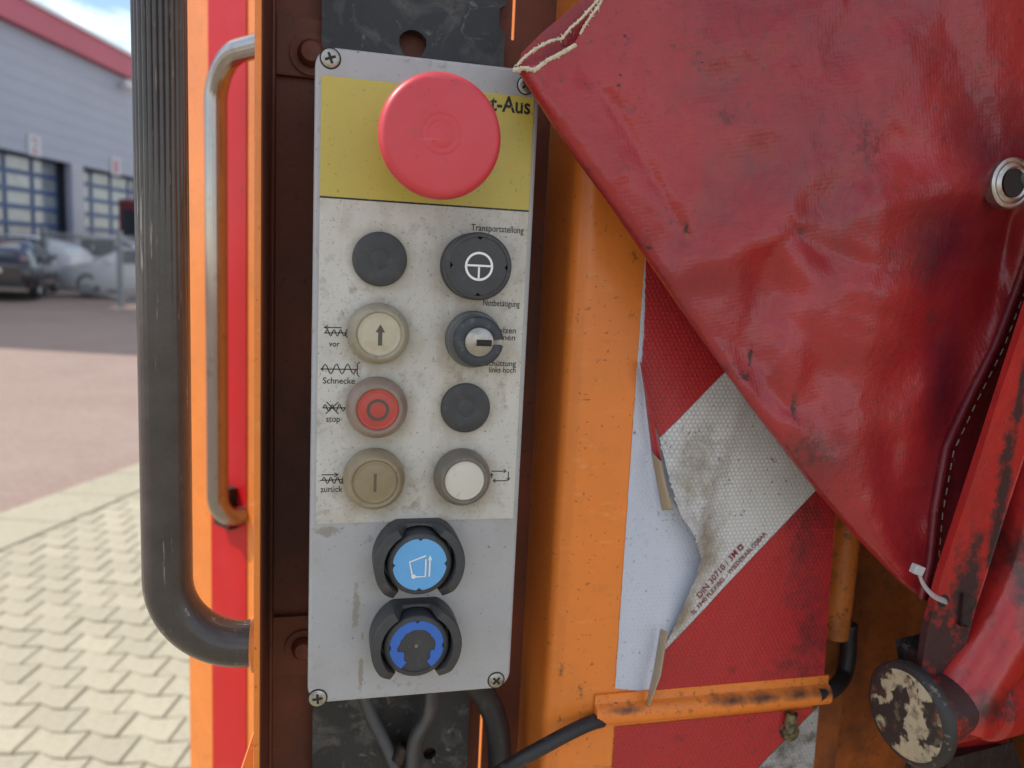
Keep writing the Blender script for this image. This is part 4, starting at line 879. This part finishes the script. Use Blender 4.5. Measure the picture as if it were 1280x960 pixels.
part(pl_strip(MB(), [(768, 908), (762, 1000)], [(1018, 884), (905, 1000)], 40, 30, flat(0.0009), 1.0), 'red_stripe', f_red, film)
part(pl_strip(MB(), [(1018.8, 885), (906, 1000)], [(1023, 880), (1012, 1000)], 20, 20, flat(0.0009)), 'white_stripe', film_mat('film_white_grimy', (0.36, 0.36, 0.35), (0.2, 0.2, 0.2), (0.2, 0.19, 0.17), [dict(s=60, lo=0.45, hi=0.6, c=(0.07, 0.065, 0.055), a=0.8)]), film)
# turned up edge: red fold above, tan backing below, and the loose curl at the foot
def flap(left, right, y0, y1, mat, nm, n=24):
    def fn(u, v):
        a_ = poly_at(left, v); b_ = poly_at(right, v); Y = lerp(y0, y1, math.sin(u*math.pi/2))+0.0006*math.sin(v*7)
        q = P(lerp(a_[0], b_[0], u), lerp(a_[1], b_[1], u), Y); return q
    g_ = MB().grid(fn, 6, n); o_ = part(g_, nm, mat, film)
    md = o_.modifiers.new('thick', 'SOLIDIFY'); md.thickness = 0.0003; return o_
flap([(800, 452), (806, 490), (815, 565)], [(802, 455), (817, 525), (827, 577)], YP-0.0025, YP-0.0095, f_red, 'curled_edge')
flap([(814.5, 566), (821, 600), (828, 638)], [(826.5, 577), (832, 603), (841, 637)], YP-0.006, YP-0.0135, f_back, 'curled_edge')
flap([(826, 786), (817, 840), (807, 884)], [(835, 790), (826, 845), (812, 882)], YP-0.004, YP-0.013, f_back, 'loose_curl')
finkm = mk('print_dark_red', (0.20, 0.012, 0.018), 0.5, var=0.1, layers=[dict(s=500, lo=0.62, hi=0.7, c=(0.4, 0.36, 0.3), a=0.5)])
fyt = lambda X, Z: film_y(X, Z)-0.0006
for (t, x0, y0, x1, y1, cp) in (('DIN 30710 / 3M', 874, 747, 923, 692, 8.6), ('SL 3940 FLEXIBEL - WIEDERABLÖSBAR', 866, 768, 959, 668, 6.0)):
    part(text_mb(t, P(x0, y0, YP-0.002), P(x1, y1, YP-0.002), mm(x0, y0, YP, cp), yfn=fyt, weight=0.01), 'lettering', finkm, film)
q = P(925.5, 684.5, YP-0.002); s = mm(925, 684, YP, 3.6); m = MB()
for (dx, dz) in ((-s, -s), (s, s)): pass
rt = lambda x, z_: (q.x+x*0.70+z_*-0.72, fyt(q.x, q.z), q.z+x*0.72+z_*0.70)
m.add([rt(-s, -s), rt(s, -s), rt(s, s), rt(-s, s)], [(0, 1, 2, 3)]); part(m, 'quality_mark', finkm, film)
m = MB().add([(v[0], v[1]-0.0001, v[2]) for v in (rt(-s*0.6, -s*0.5), rt(s*0.7, -s*0.1), rt(-s*0.2, s*0.7))], [(0, 1, 2)]); part(m, 'quality_mark', f_white, film)

# ================================================================== TARPAULIN
def seg_d(px, py, a_, b_):
    ax, ay = a_; bx, by = b_; dx, dy = bx-ax, by-ay; t = max(0, min(1, ((px-ax)*dx+(py-ay)*dy)/(dx*dx+dy*dy)))
    sx, sy = ax+t*dx, ay+t*dy
    return math.hypot(px-sx, py-sy), t
RIDGE = [  # start, end, width px, height mm (towards the viewer +)
    ((985, 300), (1010, 120), 40, 3.0), ((995, 285), (1120, 180), 26, -2.2), ((990, 290), (860, 330), 30, 2.0), ((988, 288), (1035, 420), 28, 3.0), ((990, 290), (940, 400), 24, -2.5), ((1000, 300), (1100, 340), 20, -2.0),
    ((985, 520), (1000, 400), 26, 3.2), ((985, 520), (900, 600), 22, -1.5), ((982, 505), (930, 440), 24, -2.4), ((985, 525), (1070, 620), 26, 2.5), ((960, 440), (955, 330), 20, -1.8),
    ((1262, 240), (1130, 470), 34, -9.0), ((1262, 260), (1190, 520), 26, -6.0), ((1250, 215), (1090, 260), 30, 4.0), ((1100, 230), (1075, 420), 40, 5.0), ((1140, 340), (1130, 400), 60, 6.0), ((1240, 180), (1180, 20), 40, -3.0),
    ((1110, 560), (1140, 690), 22, -5.0), ((1060, 520), (1120, 640), 36, 4.0), ((1090, 640), (1140, 735), 24, 3.0), ((1200, 420), (1150, 640), 30, -6.0), ((760, 120), (860, 300), 9, -0.9), ((700, 120), (800, 260), 30, 0.8),
    ((900, 60), (1080, 0), 30, 1.6), ((880, 240), (1010, 180), 34, -1.5), ((830, 360), (930, 300), 26, 1.5), ((870, 400), (960, 560), 30, 1.5)]
CREASE = [((991, 286), (1058, 258), 16, 2.6), ((991, 286), (950, 335), 18, -2.6), ((991, 286), (1040, 335), 14, -2.4), ((985, 292), (893, 332), 16, 2.2), ((995, 280), (985, 205), 22, 2.4), ((723, 77), (800, 190), 9, -1.0),
    ((945, 320), (929, 464), 22, -2.2), ((965, 470), (1012, 381), 24, 3.0), ((984, 512), (1035, 440), 18, -2.4), ((984, 512), (955, 470), 12, -2.2), ((985, 520), (1045, 600), 20, 2.6), ((1063, 0), (981, 206), 46, -3.2), ((1135, 60), (1068, 240), 40, 3.2), ((1068, 240), (1050, 420), 34, 3.4),
    ((1264, 262), (1223, 480), 24, -5.0), ((1255, 262), (1100, 470), 30, 5.0), ((1240, 235), (1090, 255), 22, 3.0), ((1262, 200), (1225, 60), 30, 3.5), ((870, 120), (1010, 60), 40, -2.0), ((850, 250), (960, 190), 30, 2.0), ((868, 410), (935, 440), 12, -1.8), ((1120, 560), (1095, 640), 20, -3.0), ((1160, 480), (1120, 620), 26, 3.6), ((760, 230), (850, 180), 26, 1.4), ((900, 500), (960, 470), 14, 1.6)]
EDGE = [(646, 88), (700, 172), (760, 254), (815, 335), (868, 412), (935, 505), (1000, 590), (1070, 672), (1125, 728), (1152, 748)]
TB = -0.030
def tarp_Y(px, py):
    base_ = lerp(TB, TB-0.006, min(1, max(0, (px-650)/600)))
    for (a_, b_, w_, h_) in RIDGE:
        d, t = seg_d(px, py, a_, b_); base_ -= h_*0.001*1.6*math.exp(-(d/w_)**2)*(0.35+0.65*math.sin(math.pi*(0.15+0.7*t)))
    for (a_, b_, w_, h_) in CREASE:
        d, t = seg_d(px, py, a_, b_); base_ -= h_*0.0011*math.exp(-math.sqrt(d*d+9)/w_)*(0.25+0.75*(1-t))
    base_ += 0.020*max(0, min(1, (px-1070)/190))**2*max(0, min(1, (py-120)/260))
    base_ -= 0.0030*vnoise(px*0.008, py*0.006, 1)+0.0012*vnoise(px*0.022, py*0.016, 2)+0.0004*vnoise(px*0.05, py*0.04, 3)
    return base_
TOPE = [(646, 88), (676, 78), (716, 57), (733, 30), (748, 8), (770, -20), (900, -150)]
RIGHTE = [(1152, 748), (1163, 700), (1168, 640), (1182, 560), (1210, 500), (1245, 430), (1275, 350), (1310, 250), (1380, 60), (1430, -150)]
FAR = [(900, -150), (1430, -150)]
def coons(u, v):      # u along EDGE (A->B), v from EDGE towards FAR
    e0, e1 = poly_at(EDGE, u), poly_at(FAR, u); s0_, s1_ = poly_at(TOPE, v), poly_at(RIGHTE, v)
    out = []
    for k in (0, 1):
        L = lerp(e0[k], e1[k], v)+lerp(s0_[k], s1_[k], u)
        Bi = lerp(lerp(EDGE[0][k], EDGE[-1][k], u), lerp(FAR[0][k], FAR[1][k], u), v)
        out.append(L-Bi)
    return out
RF = 0.0075          # fold radius
dEDGE = (Vector((1152, 748))-Vector((646, 88))).normalized(); nE = Vector((dEDGE.y, -dEDGE.x))
def tarp_pt(u, v):
    px, py = coons(u, v); d, t = min((seg_d(px, py, EDGE[i], EDGE[i+1]) for i in range(len(EDGE)-1)), key=lambda z_: z_[0])
    Y = tarp_Y(px, py); dm = mm(px, py, Y, d)
    if dm < RF: Y += RF-math.sqrt(max(0, RF*RF-(RF-dm)**2))
    return P(px, py, Y)
sc = lambda *l: [(P(x, y_, TB), Vector((mm(x, y_, TB, a_), 0.05, mm(x, y_, TB, b_)))) for x, y_, a_, b_ in l]
tarpm = mk('tarp_pvc_red', (0.29, 0.013, 0.017), 0.33, var=0.10, vsc=10, spec=0.45, layers=[
    dict(s=13, lo=0.44, hi=0.66, c=(0.19, 0.018, 0.024), a=0.75, loc=(0.7, 0, 0.2)), dict(s=7, lo=0.45, hi=0.65, c=(0.42, 0.036, 0.038), a=0.6, loc=(2.0, 0, 0.9)),
    dict(k='blob', at=sc((900, 105, 90, 60), (1040, 250, 60, 110), (960, 215, 90, 40), (900, 260, 60, 40), (1010, 560, 70, 40)), s=60, wob=1.8, edge=0.7, th=0.0, st=(1, 1, 0.6), c=(0.115, 0.035, 0.032), a=0.55),
    dict(k='blob', at=sc((1170, 300, 130, 100), (1230, 190, 100, 80), (1200, 470, 60, 130)), s=20, wob=0.9, soft=0.9, c=(0.075, 0.009, 0.022), a=0.85),  # dark purple right side: shading put into the tarp's colour
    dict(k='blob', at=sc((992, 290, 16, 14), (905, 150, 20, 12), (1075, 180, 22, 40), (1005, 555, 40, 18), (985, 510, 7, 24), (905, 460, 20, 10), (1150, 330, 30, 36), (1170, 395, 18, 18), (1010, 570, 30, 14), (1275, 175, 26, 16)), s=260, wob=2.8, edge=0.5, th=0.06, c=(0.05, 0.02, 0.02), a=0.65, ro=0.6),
    dict(k='blob', at=sc((773, 107, 6, 5), (811, 310, 6, 6), (716, 46, 6, 4), (775, 95, 4, 4), (806, 143, 3, 3), (875, 80, 3, 2), (780, 45, 4, 3), (926, 470, 14, 9), (937, 445, 6, 22), (855, 285, 6, 12), (984, 510, 5, 18)), s=480, wob=2.8, edge=0.3, th=0.30, kk=0.9, c=(0.03, 0.02, 0.017), a=0.9, ro=0.8),
    dict(s=300, lo=0.58, hi=0.66, c=(0.09, 0.028, 0.028), a=0.7, mask=(9, 0.42, 0.58)), dict(s=45, lo=0.60, hi=0.68, c=(0.10, 0.02, 0.025), a=0.55, dist=2.0, mask=(6, 0.45, 0.6)),
    dict(s=40, lo=0.5, hi=0.8, c=(0.40, 0.055, 0.055), a=0.12, rot=(0, R(35), 0), st=(0.4, 1, 3))],
    bumps=[dict(k='weave', s=2*math.pi/0.0034, h=0.000045, rot=(0, R(57), 0), a=0.8), dict(s=35, h=0.0014), dict(s=90, h=0.0006), dict(s=9, h=0.004)], coat=0.15)
tarp = thing('tarpaulin', 'large worn red tarpaulin folded over the orange post', 'tarpaulin', P(1152, 748, TB))
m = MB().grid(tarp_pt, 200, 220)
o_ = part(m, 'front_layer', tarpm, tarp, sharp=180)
# fold and back layer
BACKTOP = [(646, 86), (652, 66), (676, 42), (700, 22), (730, -4), (760, -30), (880, -160)]
def back_pt(u, v):
    e0 = Vector(poly_at(EDGE, u)); tp = Vector(poly_at(BACKTOP, v)); sh = tp-Vector(BACKTOP[0])
    w_ = e0+sh*(1-0.25*u) if u > 0 else tp
    if u == 0: w_ = tp
    px, py = w_; d = (Vector((px, py))-e0).length; dm = mm(px, py, TB, d)
    Y = max(tarp_Y(*e0), tarp_Y(px, py))+RF
    if dm < RF: Y += RF-math.sqrt(max(0, RF*RF-dm*dm)) if False else RF*math.sin(min(1, dm/RF)*math.pi/2)
    else: Y += RF
    return P(px, py, Y+0.0004+0.004*u)
part(MB().grid(back_pt, 60, 50), 'back_layer', tarpm, tarp, sharp=180)
fray = mk('fray_thread', (0.62, 0.54, 0.40), 0.8, var=0.15, vsc=300)
def fray_line(pts, r, yoff, nm='frayed_thread'):
    path = []; N_ = 70; rad = []
    for i in range(N_+1):
        x, y_ = poly_at(pts, i/N_); x += 1.1*vnoise(i*0.9, 2); y_ += 1.3*vnoise(i*0.8, 4); path.append(P(x, y_, tarp_Y(x, y_)+yoff)); rad.append(r*(0.65+0.9*abs(vnoise(i*0.7, 9))+0.25*random.random()))
    part(MB().tube(path, rad, seg=7), nm, fray, tarp)
    m = MB()
    for i in range(26):
        q = path[random.randrange(N_)]; d = Vector((random.gauss(0, 1), random.gauss(0, 0.6), random.gauss(0, 1))).normalized()*random.uniform(0.0008, 0.0024)
        m.tube([q, q+d*0.5+Vector((random.gauss(0, .0002), 0, random.gauss(0, .0002))), q+d], [r*0.5, r*0.4, r*0.2], seg=5)
    part(m, 'loose_fibres', fray, tarp, kind='stuff')
fray_line([(641, 88), (655, 85), (668, 88), (685, 75), (703, 66), (720, 56)], 0.0012, -0.0002)
fray_line([(646, 82), (655, 72), (668, 62), (688, 51), (703, 48), (712, 36), (728, 22), (742, 6), (752, -4)], 0.0008, 0.0006)
fray_line([(725, 43), (731, 32), (739, 20), (748, 8), (754, -3)], 0.0007, -0.0004)
# piping with seam on the right hem and the flap beyond it
pip = mk('piping_red', (0.17, 0.012, 0.018), 0.4, var=0.15, vsc=50, layers=[dict(s=160, lo=0.63, hi=0.70, c=(0.35, 0.30, 0.24), a=0.7), dict(s=40, lo=0.55, hi=0.7, c=(0.05, 0.01, 0.012), a=0.6)], bumps=[dict(s=120, h=0.0006)])
path = [P(x, y_, tarp_Y(x, y_)-0.0015) for x, y_ in [poly_at(RIGHTE, i/60) for i in range(52)]]
part(MB().tube(path, mm(1170, 640, TB, 5.5), seg=14), 'piping', pip, tarp)
def hem(u, v):
    x, y_ = poly_at(RIGHTE, v*0.62+0.0); return P(x+u*34, y_+u*14, tarp_Y(x, y_)+0.002+0.006*u+0.001*math.sin(v*30))
part(MB().grid(hem, 6, 60), 'hem', pip, tarp)
m = MB()
for i in range(60):
    if i % 2: continue
    x, y_ = poly_at(RIGHTE, 0.01+i/60*0.5); x2, y2 = poly_at(RIGHTE, 0.01+(i+1.1)/60*0.5)
    m.tube([P(x+10, y_+4, tarp_Y(x, y_)+0.0008), P(x2+10, y2+4, tarp_Y(x2, y2)+0.0008)], 0.00035, seg=5)
part(m, 'seam_stitches', fray, tarp, kind='stuff')
# eyelet
eym = mk('eyelet_steel', (0.44, 0.43, 0.41), 0.32, metal=0.9, var=0.15, vsc=120, layers=[dict(s=140, lo=0.52, hi=0.68, c=(0.13, 0.09, 0.06), a=0.8)])
YEY = min(tarp_Y(1265+32*math.cos(t_), 229+32*math.sin(t_)) for t_ in [i*0.4 for i in range(16)])-0.0004
q = P(1265, 229, YEY); r_ = mm(1265, 229, TB, 31)
ey = part(MB().lathe([(r_*1.0, -0.006), (r_, 0.0004), (r_*0.94, 0.0012), (r_*0.84, 0.0013), (r_*0.80, 0.0009), (r_*0.74, 0.0016), (r_*0.64, 0.0020), (r_*0.56, 0.0012), (r_*0.54, -0.006)], q, axis=(0.0, -1, 0.0), seg=56), 'eyelet', eym, tarp)
part(MB().lathe([(r_*0.545, 0.0009), (0, 0.0008)], q, axis=(0.12, -1, 0.05), seg=30), 'eyelet_hole', dirtm, tarp)
part(MB().lathe([(0, 0.006), (0.004, 0.005), (0.0055, 0.002), (0.0055, -0.001)], q+Vector((r_*0.75, 0, r_*0.3)), axis=(0, -1, 0), seg=20), 'turn_knob', greypl, tarp)

# ================================================================== LIFTER ARM (red, greasy)
def rb_(*l): return [(P(x, y_, Y), Vector((a_, 0.2, b_))) for x, y_, Y, a_, b_ in l]
armm = mk('arm_paint_red', (0.40, 0.018, 0.016), 0.36, var=0.10, vsc=25, layers=[dict(s=20, lo=0.5, hi=0.72, c=(0.24, 0.018, 0.018), a=0.6), dict(s=40, lo=0.58, hi=0.68, c=(0.035, 0.012, 0.012), a=0.8, rot=(0, R(-20), 0), st=(1, 1, 0.4), mask=(9, 0.42, 0.55), ro=0.6),
    dict(k='blob', at=rb_((1168, 805, -0.052, 0.036, 0.032), (1207, 745, -0.052, 0.013, 0.040), (1250, 640, -0.052, 0.007, 0.075), (1185, 850, -0.05, 0.034, 0.032), (1175, 960, -0.03, 0.018, 0.03), (1250, 940, -0.02, 0.016, 0.04), (1275, 500, -0.052, 0.004, 0.04)), s=110, wob=1.7, edge=0.35, th=-0.02, kk=0.6, c=(0.020, 0.014, 0.015), a=0.95, ro=0.55), dict(s=300, lo=0.66, hi=0.72, c=BLK, a=0.7)], bumps=[dict(s=250, h=0.0002), dict(s=30, h=0.0015)], coat=0.1)
tubem = mk('tube_paint_red', (0.42, 0.020, 0.017), 0.28, var=0.08, vsc=25, layers=[dict(s=30, lo=0.5, hi=0.72, c=(0.30, 0.022, 0.02), a=0.6), dict(k='blob', at=rb_((1188, 850, -0.04, 0.022, 0.016), (1232, 700, -0.03, 0.008, 0.05), (1250, 840, -0.03, 0.05, 0.008)), s=90, wob=1.5, edge=0.5, th=0.0, kk=0.6, c=(0.03, 0.014, 0.014), a=0.9), dict(s=300, lo=0.64, hi=0.69, c=(0.06, 0.012, 0.012), a=0.6), dict(s=60, lo=0.6, hi=0.7, c=(0.10, 0.015, 0.014), a=0.5, st=(1, 1, 0.4))], bumps=[dict(s=250, h=0.0001), dict(s=30, h=0.001)], coat=0.2)
greasem = mk('grease_black', (0.016, 0.013, 0.013), 0.5, var=0.3, vsc=40, layers=[dict(s=40, lo=0.6, hi=0.7, c=(0.16, 0.012, 0.014), a=0.8)], bumps=[dict(s=60, h=0.003)])
arm = thing('lifter_arm', 'red greasy lifter arm with bent tube, flat bar and round pivot cap', 'lifter arm', P(1200, 960, -0.02))
YA = -0.052
bar_px = [(1462, -150), (1330, 250), (1283, 392), (1248, 500), (1212, 610), (1176, 720), (1158, 790), (1150, 850), (1206, 850), (1208, 800), (1222, 752), (1257, 640), (1290, 540), (1350, 360), (1520, -150)]
pg = [P(x, y_, YA) for x, y_ in bar_px]
part(MB().prism([(q.x, q.z) for q in pg], YA, YA+0.004), 'flat_bar', armm, arm, bevel=0.0015)
path = smooth_path([P(1480, -150, -0.045), P(1410, 120, -0.045), P(1345, 380, -0.045), P(1325, 500, -0.045), P(1308, 610, -0.045), P(1290, 700, -0.045), P(1260, 768, -0.044), P(1228, 818, -0.046), P(1200, 866, -0.050), P(1190, 900, -0.052)], 10)
part(MB().tube(path, mm(1290, 700, -0.045, 46), seg=40), 'bent_tube', tubem, arm)
# pivot: boss, flange and cap
pc = P(1133, 893, -0.055); axd = Vector((-0.99, -0.10, -0.05)).normalized()
rp_ = mm(1133, 893, -0.055, 64)
part(MB().lathe([(0.021, 0.0), (0.022, -0.012), (0.022, -0.055), (0.026, -0.057), (0.026, -0.075), (0.0, -0.076)], pc, axis=axd, seg=40), 'pivot_boss', armm, arm)
capc = mk('pivot_cap_flaked', (0.42, 0.37, 0.25), 0.55, var=0.1, vsc=60, layers=[dict(s=75, lo=0.475, hi=0.51, c=(0.022, 0.020, 0.020), a=1.0, d=4, r=0.5, loc=(0.2, 0, 0.1)), dict(s=60, lo=0.55, hi=0.62, c=(0.14, 0.05, 0.02), a=0.8, loc=(1.3, 0, 0.4)), dict(s=160, lo=0.54, hi=0.62, c=(0.16, 0.13, 0.085), a=0.6), dict(s=250, lo=0.6, hi=0.68, c=BLK, a=0.7)], bumps=[dict(s=52, h=0.0008)])
rimd = mk('pivot_rim_black', (0.022, 0.020, 0.019), 0.5, var=0.3, vsc=60, layers=[dict(s=150, lo=0.6, hi=0.7, c=(0.25, 0.22, 0.17), a=0.7)], bumps=[dict(s=150, h=0.0005)])
pcap = part(MB().lathe([(rp_*0.86, 0.0012), (rp_*0.95, 0.0005), (rp_, -0.0012), (rp_, -0.0055), (rp_*0.96, -0.0065), (0.018, -0.007)], pc, axis=axd, seg=56), 'pivot_cap', rimd, arm, sharp=50)
part(MB().lathe([(0, 0.0016), (rp_*0.80, 0.0015), (rp_*0.865, 0.0011)], pc, axis=axd, seg=48), 'cap_face', capc, pcap)
# bracket plates and lugs around the pivot
def pxprism(pts, Y0, Y1, nm, mat, bev=0.0015):
    q = [P(x, y_, Y0) for x, y_ in pts]; return part(MB().prism([(a_.x, a_.z) for a_ in q], Y0, Y1), nm, mat, arm, bevel=bev)
pxprism([(1186, 838), (1262, 838), (1258, 942), (1180, 962), (1172, 1010), (1160, 1010), (1162, 900)], -0.030, -0.016, 'pivot_bracket', armm)
pxprism([(1180, 945), (1262, 935), (1290, 1010), (1165, 1010)], -0.036, -0.012, 'lower_lug', greasem, 0.004)
pxprism([(1240, 800), (1262, 780), (1262, 1010), (1246, 1010), (1236, 900)], -0.012, 0.03, 'web_plate', greasem)
pxprism([(1264, 690), (1400, 640), (1400, 1010), (1262, 1010)], 0.005, 0.02, 'side_plate', armm)
pxprism([(1150, 820), (1235, 800), (1222, 850), (1160, 880)], -0.046, -0.030, 'gusset', greasem, 0.004)
pxprism([(1206, 745), (1216, 752), (1210, 782), (1200, 780)], YA-0.002, YA+0.012, 'stop_lug', greasem)
# cable tie
tie = thing('cable_tie', 'small grey plastic cable tie fixing the tarpaulin tip to the red bar', 'cable tie', P(1180, 751, -0.055))
tm = mk('tie_plastic', (0.42, 0.41, 0.42), 0.4, var=0.08)
a_, c_ = P(1150, 706, -0.062), P(1142, 718, -0.062)
part(MB().bar(P(1141, 710, -0.064), P(1152, 714, -0.064), 0.0056, 0.0045), 'head', tm, tie, bevel=0.0006)
part(MB().tube(smooth_path([P(1148, 714, -0.063), P(1154, 730, -0.062), P(1166, 744, -0.060), P(1180, 751, -0.054), P(1184, 752, -0.048)], 6), 0.0019, seg=10, flat=0.5), 'strap', tm, tie)
q = P(1179, 751, YA); part(MB().lathe([(0, 0.0004), (0.0035, 0.0004), (0.0042, 0.0)], (q.x, YA, q.z), seg=18), 'strap_hole', dirtm, tie)
